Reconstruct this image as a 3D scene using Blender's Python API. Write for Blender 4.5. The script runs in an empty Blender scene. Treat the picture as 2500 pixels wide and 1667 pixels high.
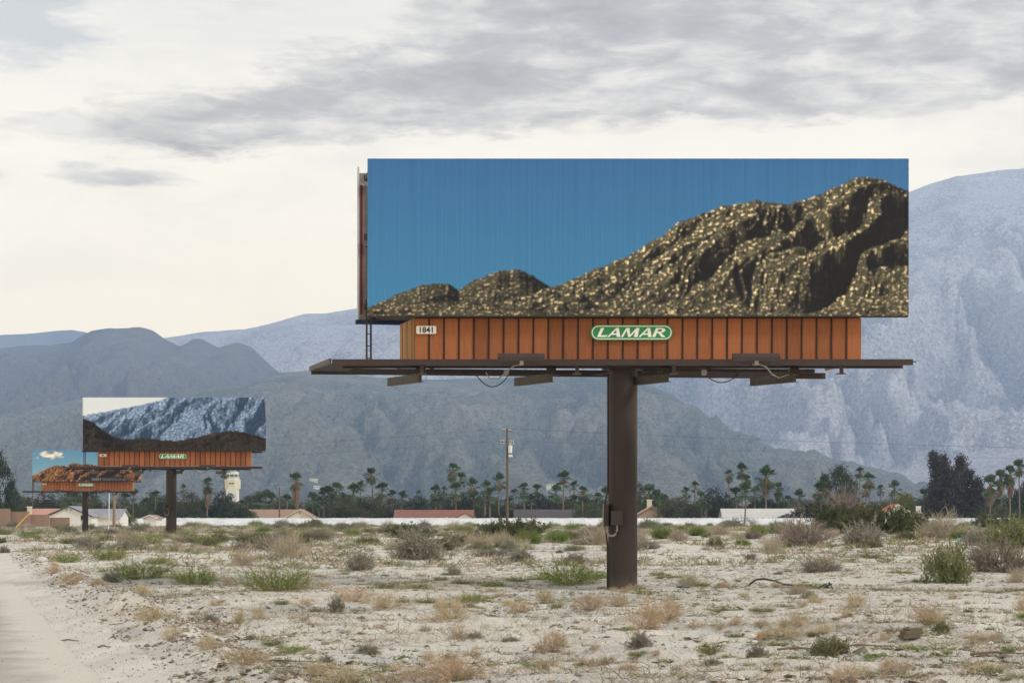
import bpy, math, random
import numpy as np
from mathutils import Vector, Matrix

random.seed(7)
rng = np.random.default_rng(11)
scene = bpy.context.scene
col = scene.collection
R = math.radians

# ------------------------------------------------------------------ camera
EYE = 2.08            # eye height in metres
FPX, CX, HY = 5000.0, 1250.0, 1249.0     # lens in photo pixels, image middle, horizon row
cam_d = bpy.data.cameras.new('camera')
cam = bpy.data.objects.new('camera', cam_d); col.objects.link(cam)
cam.location = (0, 0, EYE); cam.rotation_euler = (R(90), 0, 0)
cam_d.sensor_width = 36; cam_d.lens = 36 * FPX / 2500
cam_d.shift_y = (HY - 833.5) / 2500
cam_d.clip_start = 0.5; cam_d.clip_end = 40000
scene.camera = cam

# ------------------------------------------------------------------ node helper
class NT:
    def __init__(s, tree): s.t = tree
    def n(s, typ, ins=None, **props):
        nd = s.t.nodes.new(typ)
        for k, v in props.items(): setattr(nd, k, v)
        for k, v in (ins or {}).items(): s.put(nd.inputs[k], v)
        return nd
    def put(s, sock, v):
        if isinstance(v, bpy.types.NodeSocket): s.t.links.new(v, sock)
        elif isinstance(v, (tuple, list)) and sock.type == 'RGBA' and len(v) == 3: sock.default_value = (*v, 1)
        else: sock.default_value = v
    def m(s, op, a, b=0.0, c=0.0, clamp=False):
        return s.n('ShaderNodeMath', {0: a, 1: b, 2: c}, operation=op, use_clamp=clamp).outputs[0]
    def mix(s, f, a, b, blend='MIX'):
        return s.n('ShaderNodeMix', {0: f, 6: a, 7: b}, data_type='RGBA', blend_type=blend).outputs[2]
    def ss(s, v, lo, hi):
        return s.n('ShaderNodeMapRange', {0: v, 1: lo, 2: hi, 3: 0.0, 4: 1.0}, interpolation_type='SMOOTHSTEP').outputs[0]
    def lin(s, v, lo, hi, a=0.0, b=1.0):
        return s.n('ShaderNodeMapRange', {0: v, 1: lo, 2: hi, 3: a, 4: b}).outputs[0]
    def noise(s, vec, scale, detail=4.0, rough=0.55, dist=0.0):
        return s.n('ShaderNodeTexNoise', {'Vector': vec, 'Scale': scale, 'Detail': detail, 'Roughness': rough, 'Distortion': dist}).outputs[0]
    def vor(s, vec, scale, feature='F1'):
        return s.n('ShaderNodeTexVoronoi', {'Vector': vec, 'Scale': scale}, feature=feature)
    def ramp(s, v, stops, interp='LINEAR'):
        nd = s.n('ShaderNodeValToRGB', {0: v}); cr = nd.color_ramp; cr.interpolation = interp
        while len(cr.elements) < len(stops): cr.elements.new(0.5)
        for e, (p, c) in zip(cr.elements, stops):
            e.position = p; e.color = (c, c, c, 1) if isinstance(c, (int, float)) else (*c, 1)
        return nd.outputs[0]
    def vec(s, x, y, z=0.0): return s.n('ShaderNodeCombineXYZ', {0: x, 1: y, 2: z}).outputs[0]
    def sep(s, v):
        o = s.n('ShaderNodeSeparateXYZ', {0: v}).outputs; return o[0], o[1], o[2]
    def vmul(s, v, k):
        return s.n('ShaderNodeVectorMath', {0: v, 1: k}, operation='MULTIPLY').outputs[0]

# ------------------------------------------------------------------ sky
SUN_DIR = Vector((0.90, -0.42, 0.85)).normalized()      # towards the sun
world = bpy.data.worlds.new('World'); scene.world = world; world.use_nodes = True
wt = NT(world.node_tree); world.node_tree.nodes.clear()
sky = wt.n('ShaderNodeTexSky', sky_type='NISHITA', sun_disc=False,
           sun_elevation=math.asin(SUN_DIR.z), sun_rotation=math.atan2(SUN_DIR.x, SUN_DIR.y),
           altitude=150.0, air_density=1.0, dust_density=2.0, ozone_density=1.0)
dirv = wt.n('ShaderNodeTexCoord').outputs['Generated']
dx, dy, dz = wt.sep(dirv)
az = wt.m('ARCTAN2', dx, dy)
el = wt.m('ARCSINE', dz)
sv = wt.vmul(dirv, (1.0, 1.0, 3.7))
wn1 = wt.noise(sv, 15.0, 8.0, 0.62, 0.25)
wn2 = wt.noise(sv, 48.0, 6.0, 0.65, 0.3)
wn3 = wt.noise(wt.vmul(dirv, (1.0, 1.0, 5.0)), 3.2, 5.0, 0.5, 0.4)
wob = wt.m('ADD', wt.m('MULTIPLY', wt.m('SUBTRACT', wn1, 0.5), 0.085), wt.m('MULTIPLY', wt.m('SUBTRACT', wn2, 0.5), 0.035))
# the long grey cloud bank: its lower and upper edges in elevation, along azimuth (degrees)
t = wt.lin(az, R(-16), R(16))
def deg_curve(pts):       # pts: (azimuth deg, elevation deg)
    return wt.m('MULTIPLY', wt.ramp(t, [((a + 16) / 32, e / 40) for a, e in pts], 'LINEAR'), R(40))
low_e = deg_curve([(-16, 10.6), (-12.2, 10.3), (-9.5, 9.85), (-7.3, 9.7), (-5, 10.2), (-1, 10.35), (2, 10.6), (8, 10.6), (14, 11.0)])
up_e = deg_curve([(-16, 9.4), (-12.2, 10.5), (-9.5, 11.4), (-6.5, 12.4), (-3, 13.1), (-1.2, 13.9), (0.5, 16.5), (3, 24), (14, 40)])
a1 = wt.ss(wt.m('ADD', wt.m('SUBTRACT', el, low_e), wt.m('MULTIPLY', wob, 0.5)), R(-0.2), R(0.5))
a2 = wt.ss(wt.m('ADD', wt.m('SUBTRACT', up_e, el), wob), R(-0.6), R(0.9))
bank = wt.m('MULTIPLY', a1, a2)
def puff(a0, e0, ra, re, k=1.0):
    d = wt.m('SQRT', wt.m('ADD', wt.m('POWER', wt.m('DIVIDE', wt.m('SUBTRACT', az, R(a0)), R(ra)), 2.0),
                          wt.m('POWER', wt.m('DIVIDE', wt.m('SUBTRACT', el, R(e0)), R(re)), 2.0)))
    return wt.m('MULTIPLY', wt.ss(wt.m('ADD', d, wt.m('MULTIPLY', wob, 26.0)), 1.0, 0.3), k)
small = wt.m('MAXIMUM', puff(-11.2, 9.1, 2.2, 0.30, 0.75), puff(-14.4, 9.1, 0.8, 0.22, 0.6))
small = wt.m('MAXIMUM', small, puff(-11.9, 9.3, 0.9, 0.25, 0.6))
tail = wt.m('MULTIPLY', puff(-9.6, 10.4, 3.2, 0.75, 1.0), 1.0)
small = wt.m('MAXIMUM', small, puff(-1.9, 13.6, 1.6, 0.6, 0.75))
# broken cloud over the rest of the sky, high up
high = wt.m('MULTIPLY', wt.ss(wn3, 0.5, 0.68), wt.ss(el, R(13), R(22)))
cloud = wt.m('MAXIMUM', wt.m('MAXIMUM', bank, small), wt.m('MAXIMUM', high, tail))
inner = wt.m('ADD', wt.m('MULTIPLY', wn1, 0.75), wt.m('MULTIPLY', wt.noise(sv, 30.0, 8.0, 0.62, 0.5), 0.42))
grey = wt.ramp(inner, [(0.42, (0.375, 0.41, 0.47)), (0.56, (0.465, 0.50, 0.555)), (0.74, (0.74, 0.75, 0.76))])
veil = wt.ramp(wt.lin(el, 0.0, R(30)), [(0.0, (0.92, 0.88, 0.80)), (0.2, (0.90, 0.875, 0.815)), (0.33, (0.89, 0.88, 0.84)), (0.45, (0.80, 0.81, 0.80)), (1.0, (0.70, 0.73, 0.77))])
soft = wt.noise(wt.vmul(dirv, (1.0, 1.0, 4.0)), 9.0, 6.0, 0.6, 0.4)
veil = wt.mix(wt.m('MULTIPLY', wt.ss(soft, 0.42, 0.70), wt.m('MULTIPLY', wt.ss(el, R(3), R(11)), 0.55)), veil, (0.72, 0.73, 0.735))
gap = wt.m('MULTIPLY', wt.ss(wn3, 0.44, 0.36), wt.ss(el, R(8), R(14)))      # clear sky between the veil
gap = wt.m('MAXIMUM', gap, puff(-13.6, 13.2, 3.0, 1.5, 0.75))
blue = wt.mix(0.62, wt.n('ShaderNodeVectorMath', {0: sky.outputs[0], 1: (0.1, 0.1, 0.1)}, operation='MULTIPLY').outputs[0], (0.66, 0.70, 0.74))
c = wt.mix(gap, veil, blue)
grey = wt.mix(wt.m('MULTIPLY', tail, 0.5), grey, (0.37, 0.405, 0.46))       # the thick end of the bank
c = wt.mix(wt.m('MULTIPLY', cloud, 0.94), c, grey)
# the haze box in front of the low sky dims and blues it: the sky beyond is that much brighter and warmer
HAZE, HAZE_TOP, HAZE_FAR = 7.6e-5, 2480.0, 14650.0
path = wt.m('MINIMUM', wt.m('DIVIDE', HAZE_TOP, wt.m('MAXIMUM', dz, 0.05)), HAZE_FAR)
ka = wt.m('EXPONENT', wt.m('MULTIPLY', path, HAZE))
kb = wt.m('SUBTRACT', ka, 1.0)
c = wt.n('ShaderNodeVectorMath', {0: c, 1: wt.vec(ka, ka, ka)}, operation='MULTIPLY').outputs[0]
c = wt.n('ShaderNodeVectorMath', {0: c, 1: wt.vec(wt.m('MULTIPLY', kb, 0.305), wt.m('MULTIPLY', kb, 0.46), wt.m('MULTIPLY', kb, 0.69))}, operation='SUBTRACT').outputs[0]
c10 = wt.n('ShaderNodeVectorMath', {0: c, 1: (10.0, 10.0, 10.0)}, operation='MULTIPLY').outputs[0]
bg = wt.n('ShaderNodeBackground', {'Color': c10, 'Strength': 0.1})
wo = wt.n('ShaderNodeOutputWorld', {0: bg.outputs[0]})

# ------------------------------------------------------------------ sun behind thin cloud, exposure
sl = bpy.data.lights.new('sun', 'SUN'); sl.energy = 2.6; sl.angle = R(10); sl.color = (1.0, 0.95, 0.88)
so = bpy.data.objects.new('sun', sl); col.objects.link(so)
so.rotation_euler = SUN_DIR.to_track_quat('Z', 'Y').to_euler()
scene.view_settings.view_transform = 'Standard'; scene.view_settings.look = 'None'
scene.view_settings.exposure = 0.0; scene.view_settings.gamma = 1.0
scene.view_settings.use_curve_mapping = False
scene.cycles.volume_bounces = 1
scene.cycles.max_bounces = 6
scene.cycles.transparent_max_bounces = 8

# ------------------------------------------------------------------ materials
MATS = {}
def material(name, color, rough=0.85, var=0.0, vscale=3.0, color2=None, bump=0.0, bscale=20.0, metallic=0.0,
             rand=0.0, spec=0.3, transl=0.0, stretch=None):
    m = bpy.data.materials.new(name); m.use_nodes = True
    g = NT(m.node_tree); bsdf = m.node_tree.nodes['Principled BSDF']
    bsdf.inputs['Roughness'].default_value = rough; bsdf.inputs['Metallic'].default_value = metallic
    bsdf.inputs['Specular IOR Level'].default_value = spec
    pos = g.n('ShaderNodeTexCoord').outputs['Object']
    if stretch: pos = g.vmul(pos, stretch)
    cc = g.mix(0.0, color, color)
    if color2 is not None:
        cc = g.mix(g.ss(g.noise(pos, vscale, 5.0, 0.6), 0.38, 0.64), color, color2)
    if var:
        k = g.lin(g.noise(pos, vscale * 3.1, 4.0, 0.6), 0.25, 0.75, 1 - var, 1 + var)
        cc = g.n('ShaderNodeVectorMath', {0: cc, 1: g.vec(k, k, k)}, operation='MULTIPLY').outputs[0]
    if rand:
        rv = g.n('ShaderNodeObjectInfo').outputs['Random']
        k = g.lin(rv, 0, 1, 1 - rand, 1 + rand)
        k2 = g.lin(g.m('FRACT', g.m('MULTIPLY', rv, 7.13)), 0, 1, 1 - rand * 0.5, 1 + rand * 0.5)
        cc = g.n('ShaderNodeVectorMath', {0: cc, 1: g.vec(k, g.m('MULTIPLY', k, k2), k)}, operation='MULTIPLY').outputs[0]
    g.put(bsdf.inputs['Base Color'], cc)
    if bump:
        b = g.n('ShaderNodeBump', {'Height': g.noise(pos, bscale, 5.0, 0.65), 'Strength': bump, 'Distance': 0.05})
        g.put(bsdf.inputs['Normal'], b.outputs[0])
    if transl:
        tr = g.n('ShaderNodeBsdfTranslucent', {0: cc})
        mx = g.n('ShaderNodeMixShader', {0: transl, 1: bsdf.outputs[0], 2: tr.outputs[0]})
        g.put(m.node_tree.nodes['Material Output'].inputs[0], mx.outputs[0])
    MATS[name] = m
    return m
M = MATS

# ------------------------------------------------------------------ numpy noise
_P = rng.permutation(512)
_P = np.concatenate([_P, _P, _P])
_GR = rng.normal(size=(512, 2)); _GR /= np.linalg.norm(_GR, axis=1)[:, None]
def perlin(x, y):
    x = np.asarray(x, float); y = np.asarray(y, float)
    xi = np.floor(x).astype(int); yi = np.floor(y).astype(int)
    xf = x - xi; yf = y - yi; xi %= 512; yi %= 512
    u = xf * xf * xf * (xf * (xf * 6 - 15) + 10); v = yf * yf * yf * (yf * (yf * 6 - 15) + 10)
    def gr(ix, iy, fx, fy):
        h = _P[_P[ix % 512] + iy % 512] % 512
        return _GR[h, 0] * fx + _GR[h, 1] * fy
    a = gr(xi, yi, xf, yf); b = gr(xi + 1, yi, xf - 1, yf)
    c_ = gr(xi, yi + 1, xf, yf - 1); d = gr(xi + 1, yi + 1, xf - 1, yf - 1)
    return (a + u * (b - a)) + v * ((c_ + u * (d - c_)) - (a + u * (b - a)))
def fbm(x, y, oct=4, lac=2.03, gain=0.5):
    s = 0; amp = 1; f = 1
    for i in range(oct):
        s = s + amp * perlin(x * f + 17.3 * i, y * f - 9.1 * i); amp *= gain; f *= lac
    return s
def ridged(x, y, oct=4, gain=0.5):
    s = 0; amp = 1; f = 1
    for i in range(oct):
        s = s + amp * (1 - 2.0 * np.abs(perlin(x * f + 31.7 * i, y * f + 5.3 * i))); amp *= gain; f *= 2.1
    return s
def sstep(v, a, b):
    q = np.clip((np.asarray(v, float) - a) / (b - a), 0, 1); return q * q * (3 - 2 * q)

# ------------------------------------------------------------------ mesh helpers
def obj_from(name, me, mats, parent=None, loc=(0, 0, 0), rot=(0, 0, 0), scale=(1, 1, 1)):
    o = bpy.data.objects.new(name, me); col.objects.link(o)
    if me is not None and not me.materials:
        for m in (mats if isinstance(mats, (list, tuple)) else [mats]): me.materials.append(M[m])
    o.location = loc; o.rotation_euler = rot; o.scale = scale
    if parent: o.parent = parent
    return o
def tag(o, label=None, cat=None, group=None, kind=None):
    if label: o['label'] = label
    if cat: o['category'] = cat
    if group: o['group'] = group
    if kind: o['kind'] = kind
    return o
def empty(name, loc=(0, 0, 0), rz=0.0):
    o = bpy.data.objects.new(name, None); col.objects.link(o); o.empty_display_size = 0.2
    o.location = loc; o.rotation_euler = (0, 0, rz); return o
def mesh_np(name, V, F, mi=None, smooth=False):
    V = np.ascontiguousarray(V, dtype=np.float32); F = np.ascontiguousarray(F, dtype=np.int32)
    me = bpy.data.meshes.new(name); k = F.shape[1]
    me.vertices.add(len(V)); me.vertices.foreach_set('co', V.ravel())
    me.loops.add(F.size); me.loops.foreach_set('vertex_index', F.ravel())
    me.polygons.add(len(F)); me.polygons.foreach_set('loop_start', np.arange(0, F.size, k, dtype=np.int32))
    me.polygons.foreach_set('loop_total', np.full(len(F), k, dtype=np.int32))
    if mi is not None: me.polygons.foreach_set('material_index', np.ascontiguousarray(mi, dtype=np.int32))
    me.polygons.foreach_set('use_smooth', np.full(len(F), smooth, dtype=bool))
    me.update(calc_edges=True); me.validate()
    return me
class MB:
    """collects boxes, prisms and tubes into one mesh"""
    def __init__(s): s.v = []; s.f = []
    def box(s, x0, x1, y0, y1, z0, z1):
        return s.prism([(x0, y0), (x1, y0), (x1, y1), (x0, y1)], z0, z1)
    def prism(s, pts, z0, z1, top=None):
        b = len(s.v); n = len(pts); top = top or pts
        s.v += [(x, y, z0) for x, y in pts] + [(x, y, z1) for x, y in top]
        s.f.append(tuple(b + i for i in reversed(range(n)))); s.f.append(tuple(b + n + i for i in range(n)))
        for i in range(n): j = (i + 1) % n; s.f.append((b + i, b + j, b + n + j, b + n + i))
        return s
    def prism_y(s, pts, y0, y1):       # polygon in XZ pushed along Y
        b = len(s.v); n = len(pts)
        s.v += [(x, y0, z) for x, z in pts] + [(x, y1, z) for x, z in pts]
        s.f.append(tuple(b + i for i in range(n))); s.f.append(tuple(b + n + i for i in reversed(range(n))))
        for i in range(n): j = (i + 1) % n; s.f.append((b + j, b + i, b + n + i, b + n + j))
        return s
    def poly(s, pts): b = len(s.v); s.v += pts; s.f.append(tuple(range(b, b + len(pts)))); return s
    def tube(s, pts, r, n=8, r1=None, caps=True):
        pts = [Vector(p) for p in pts]; b = len(s.v); K = len(pts)
        ref = Vector((0, 0, 1))
        for i, p in enumerate(pts):
            d = (pts[min(i + 1, K - 1)] - pts[max(i - 1, 0)]).normalized()
            if abs(d.dot(ref)) > 0.95: a = d.cross(Vector((1, 0, 0))).normalized()
            else: a = d.cross(ref).normalized()
            c2 = d.cross(a); rr = r if r1 is None else r + (r1 - r) * i / (K - 1)
            for k in range(n):
                th = 2 * math.pi * k / n
                s.v.append(tuple(p + a * (rr * math.cos(th)) + c2 * (rr * math.sin(th))))
        for i in range(K - 1):
            for k in range(n):
                k2 = (k + 1) % n
                s.f.append((b + i * n + k, b + i * n + k2, b + (i + 1) * n + k2, b + (i + 1) * n + k))
        if caps:
            s.f.append(tuple(b + k for k in reversed(range(n)))); s.f.append(tuple(b + (K - 1) * n + k for k in range(n)))
        return s
    def bar(s, p, q, w, h=None):       # square bar between two points
        p, q = Vector(p), Vector(q); d = (q - p).normalized(); h = h or w
        ref = Vector((0, 0, 1)) if abs(d.z) < 0.9 else Vector((0, 1, 0))
        a = d.cross(ref).normalized() * (w / 2); c2 = a.cross(d).normalized() * (h / 2)
        b = len(s.v)
        for e in (p, q):
            for k1, k2 in ((-1, -1), (1, -1), (1, 1), (-1, 1)): s.v.append(tuple(e + a * k1 + c2 * k2))
        for f in ((0, 1, 2, 3), (7, 6, 5, 4), (0, 4, 5, 1), (1, 5, 6, 2), (2, 6, 7, 3), (3, 7, 4, 0)):
            s.f.append(tuple(b + i for i in f))
        return s
    def mesh(s, name, smooth=False):
        me = bpy.data.meshes.new(name); me.from_pydata(s.v, [], s.f); me.validate()
        if smooth:
            me.polygons.foreach_set('use_smooth', np.ones(len(me.polygons), dtype=bool))
            me.set_sharp_from_angle(angle=R(40))
        import bmesh
        bm = bmesh.new(); bm.from_mesh(me); bmesh.ops.recalc_face_normals(bm, faces=bm.faces); bm.to_mesh(me); bm.free()
        me.update(); return me
    def build(s, name, mat, parent=None, origin=None, smooth=False):
        if origin is not None: s.v = [(x - origin[0], y - origin[1], z - origin[2]) for x, y, z in s.v]
        return obj_from(name, s.mesh(name, smooth), mat, parent)

# ================================================================== TERRAIN
def road_edge_x(y): return -4.1 - 0.275 * (y - 24.9)
def ground_z(x, y):
    x = np.asarray(x, float); y = np.asarray(y, float)
    base = np.interp(y, [-400, 165, 275, 555, 900], [0, 0, -0.80, -1.75, -1.75])
    e = x - road_edge_x(y)
    off = sstep(e, -0.3, 1.2)
    near = 1 - sstep(y, 90, 400) * 0.6
    z = 0.16 * fbm(x / 9.0, y / 9.0, 3) + 0.05 * fbm(x / 1.9 + 40, y / 1.9, 3)
    z += 0.55 * near * sstep(y, 60, 110) * np.maximum(0, fbm(x / 21.0 + 3, y / 30.0 + 8, 3) + 0.12)
    # sandy rise on the right that carries the bushes
    z += 0.70 * np.exp(-(((x - 24) / 13.0) ** 2 + ((y - 128) / 42.0) ** 2))
    z += 0.30 * np.exp(-(((x - 13.5) / 4.0) ** 2 + ((y - 66) / 9.0) ** 2))
    # low eroded ledges in the foreground
    n = fbm(x / 2.6 + 11, y / 1.3 - 4, 3)
    led = 0.07 * (sstep(n, 0.02, 0.09) + sstep(n, 0.28, 0.34))
    z += led * (1 - sstep(y, 38, 52)) * sstep(e, 1.5, 4.0)
    z = z * off
    # churned windrow along the road and a dirt heap
    clod = 0.5 + 0.9 * fbm(x / 0.55, y / 0.8, 3)
    z += 0.24 * np.exp(-((e - 1.05) / 0.6) ** 2) * np.clip(clod, 0.1, 2) * (1 - sstep(y, 60, 110))
    hx, hy = -8.05, 42.4
    z += 0.26 * np.exp(-(((x - hx) / 0.55) ** 2 + ((y - hy) / 0.9) ** 2)) * (0.7 + 0.6 * clod)
    z = z - 0.10 * (1 - off)
    flat = np.exp(-(((x - 3.05) / 1.0) ** 2 + ((y - 56.3) / 1.0) ** 2))
    return base + z * (1 - flat) - 0.03 * flat

_YS = np.geomspace(18, 900, 5000)
def hit(sx, sy):
    """where the sight line through a spot of the photograph meets the ground"""
    X = (sx - CX) / FPX * _YS; Z = EYE + (HY - sy) / FPX * _YS
    d = Z - ground_z(X, _YS)
    k = np.argmax(d < 0) if (d < 0).any() else len(_YS) - 1
    return float(X[k]), float(_YS[k]), float(ground_z(X[k], _YS[k]))
def at(sx, sy, Y): return (sx - CX) / FPX * Y, Y, EYE + (HY - sy) / FPX * Y

def fan_rows():
    ys = [-380, -200, -90, -40, -15, 0, 8, 14, 18]
    y = 20.0
    while y < 46: ys.append(y); y += 0.10
    while y < 14000: ys.append(y); y *= 1.0065 if y < 700 else 1.06
    return np.array(ys)
rows = fan_rows()
u = np.linspace(-1, 1, 431); u = 0.42 * u + 0.58 * u ** 3
half = np.where(rows < 60, 24.0, 24 + 0.43 * (rows - 60)); half = np.where(rows < 18, 60.0, np.maximum(half, 24))
half = np.maximum(half, np.interp(rows, [-400, 20], [150, 24]))
gx = u[None, :] * half[:, None] * 1.0; gy = np.repeat(rows[:, None], len(u), 1)
gz = ground_z(gx, gy)
def grid_faces(nr, nc):
    a = np.arange(nr * nc).reshape(nr, nc)
    return np.stack([a[:-1, :-1], a[:-1, 1:], a[1:, 1:], a[1:, :-1]], -1).reshape(-1, 4)

def ground_material():
    m = bpy.data.materials.new('desert_sand'); m.use_nodes = True; g = NT(m.node_tree); b = m.node_tree.nodes['Principled BSDF']
    p = g.n('ShaderNodeTexCoord').outputs['Object']
    big = g.noise(p, 0.16, 5.0, 0.6); mid = g.noise(p, 0.8, 6.0, 0.65); fine = g.noise(p, 9.0, 5.0, 0.7); grain = g.noise(p, 45.0, 3.0, 0.7)
    sand = g.mix(g.ss(mid, 0.35, 0.68), (0.71, 0.675, 0.61), (0.60, 0.555, 0.485))
    gravel = g.mix(g.ss(g.vor(p, 22.0).outputs['Distance'], 0.1, 0.55), (0.60, 0.60, 0.585), (0.40, 0.39, 0.375))
    c = g.mix(g.m('MULTIPLY', g.ss(big, 0.50, 0.62), 0.65), sand, gravel)
    brown = g.ss(g.noise(g.vmul(p, (1, 1.6, 1)), 0.42, 6.0, 0.7, 0.4), 0.52, 0.68)
    c = g.mix(g.m('MULTIPLY', brown, 0.7), c, (0.40, 0.34, 0.265))
    crust = g.ss(g.noise(g.vmul(p, (1.0, 2.6, 1)), 2.3, 7.0, 0.75, 0.6), 0.58, 0.68)
    c = g.mix(g.m('MULTIPLY', crust, 0.7), c, (0.20, 0.172, 0.138))
    c = g.mix(g.m('MULTIPLY', g.ss(fine, 0.55, 0.70), 0.6), c, (0.28, 0.25, 0.205))
    # far away the sand is hidden under dry litter and low growth
    _, yy, _ = g.sep(p)
    far = g.m('MULTIPLY', g.ss(yy, 90, 260), g.ss(g.noise(p, 0.12, 5.0, 0.6), 0.36, 0.58))
    c = g.mix(g.m('MULTIPLY', far, 0.75), c, (0.27, 0.235, 0.15))
    k = g.lin(grain, 0.2, 0.8, 0.82, 1.16)
    c = g.n('ShaderNodeVectorMath', {0: c, 1: g.vec(k, k, k)}, operation='MULTIPLY').outputs[0]
    g.put(b.inputs['Base Color'], c); b.inputs['Roughness'].default_value = 0.95; b.inputs['Specular IOR Level'].default_value = 0.1
    h = g.m('ADD', g.m('MULTIPLY', mid, 0.6), g.m('ADD', g.m('MULTIPLY', fine, 0.35), g.m('MULTIPLY', grain, 0.08)))
    bp = g.n('ShaderNodeBump', {'Height': h, 'Strength': 1.0, 'Distance': 0.28})
    g.put(b.inputs['Normal'], bp.outputs[0]); MATS['desert_sand'] = m
ground_material()
me = mesh_np('ground', np.stack([gx, gy, gz], -1).reshape(-1, 3), grid_faces(len(rows), len(u)), smooth=True)
g_o = obj_from('ground', me, 'desert_sand'); tag(g_o, 'pale sandy desert ground with gravel and dark crust', kind='structure')

# dirt road and the sandy asphalt beside it
def strip(name, e0, e1, lift, mat, ncol=24, y0=12, y1=420, wob=0.0):
    ys = np.concatenate([np.arange(y0, 60, 0.25), np.geomspace(60, y1, 160)])
    ts = np.linspace(0, 1, ncol)
    ed0 = e0 + 0 * ys
    ed1 = e1 + wob * fbm(ys / 3.1, ys * 0 + 2.2, 3)
    E = ed0[:, None] + (ed1 - ed0)[:, None] * ts[None, :]
    Y = np.repeat(ys[:, None], ncol, 1); X = road_edge_x(Y) + E
    Z = np.interp(Y, [-400, 165, 275, 555, 900], [0, 0, -0.80, -1.75, -1.75]) - 0.10 + lift
    if name == 'dirt_road':                       # wheel ruts; the desert's rough edge rises out of the road
        for c0 in (-0.5, -1.15): Z -= 0.035 * np.exp(-((E - c0 - 0.25 * fbm(Y / 7, Y * 0 + c0, 2)) / 0.13) ** 2) * (0.4 + fbm(X / 2, Y / 5, 2))
        Z += 0.035 * fbm(X / 0.45, Y / 0.8, 4) * sstep(E, -1.6, 0.4)
    me = mesh_np(name, np.stack([X, Y, Z], -1).reshape(-1, 3), grid_faces(len(ys), ncol), smooth=True)
    return tag(obj_from(name, me, mat), kind='structure')
def road_material(name, c1, c2, c3, drift=None):
    m = bpy.data.materials.new(name); m.use_nodes = True; g = NT(m.node_tree); b = m.node_tree.nodes['Principled BSDF']
    p = g.n('ShaderNodeTexCoord').outputs['Object']
    n1 = g.noise(g.n('ShaderNodeMapping', {'Vector': p, 'Rotation': (0, 0, R(-15.4)), 'Scale': (1.8, 0.07, 1)}).outputs[0], 0.9, 6.0, 0.65); n2 = g.noise(p, 9.0, 6.0, 0.75); n3 = g.noise(p, 40.0, 3.0, 0.7)
    c = g.mix(g.ss(n1, 0.36, 0.66), c1, c2)
    c = g.mix(g.m('MULTIPLY', g.ss(n2, 0.58, 0.72), 0.55), c, c3)
    c = g.mix(g.m('MULTIPLY', g.ss(g.noise(p, 2.1, 7.0, 0.7, 0.8), 0.56, 0.70), 0.45), c, c3)
    if drift:                                     # sand drifted over the edge of the asphalt
        xx, yy, _ = g.sep(p); e = g.m('ADD', g.m('ADD', xx, 4.1), g.m('MULTIPLY', g.m('SUBTRACT', yy, 24.9), 0.275))
        e = g.m('ADD', e, g.m('MULTIPLY', g.m('SUBTRACT', g.noise(p, 0.7, 5.0, 0.6), 0.5), 1.6))
        c = g.mix(g.ss(e, -2.1, -1.25), c, drift)
    k = g.lin(n3, 0.2, 0.8, 0.80, 1.16)
    c = g.n('ShaderNodeVectorMath', {0: c, 1: g.vec(k, k, k)}, operation='MULTIPLY').outputs[0]
    g.put(b.inputs['Base Color'], c); b.inputs['Roughness'].default_value = 0.95; b.inputs['Specular IOR Level'].default_value = 0.1
    bp = g.n('ShaderNodeBump', {'Height': g.m('ADD', n1, g.m('MULTIPLY', n2, 0.6)), 'Strength': 0.8, 'Distance': 0.06})
    g.put(b.inputs['Normal'], bp.outputs[0]); MATS[name] = m
road_material('road_dirt', (0.60, 0.565, 0.51), (0.50, 0.465, 0.41), (0.34, 0.305, 0.26))
road_material('sandy_asphalt', (0.40, 0.37, 0.33), (0.345, 0.32, 0.285), (0.27, 0.25, 0.225), (0.56, 0.52, 0.455))
tag(strip('dirt_road', -9.5, 1.9, 0.03, 'road_dirt', 90, wob=0.0), 'smooth pale dirt shoulder of the road')
tag(strip('asphalt_road', -9.0, -0.85, 0.046, 'sandy_asphalt', 16, y1=300, wob=0.10), 'sand covered tan asphalt lane')

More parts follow.
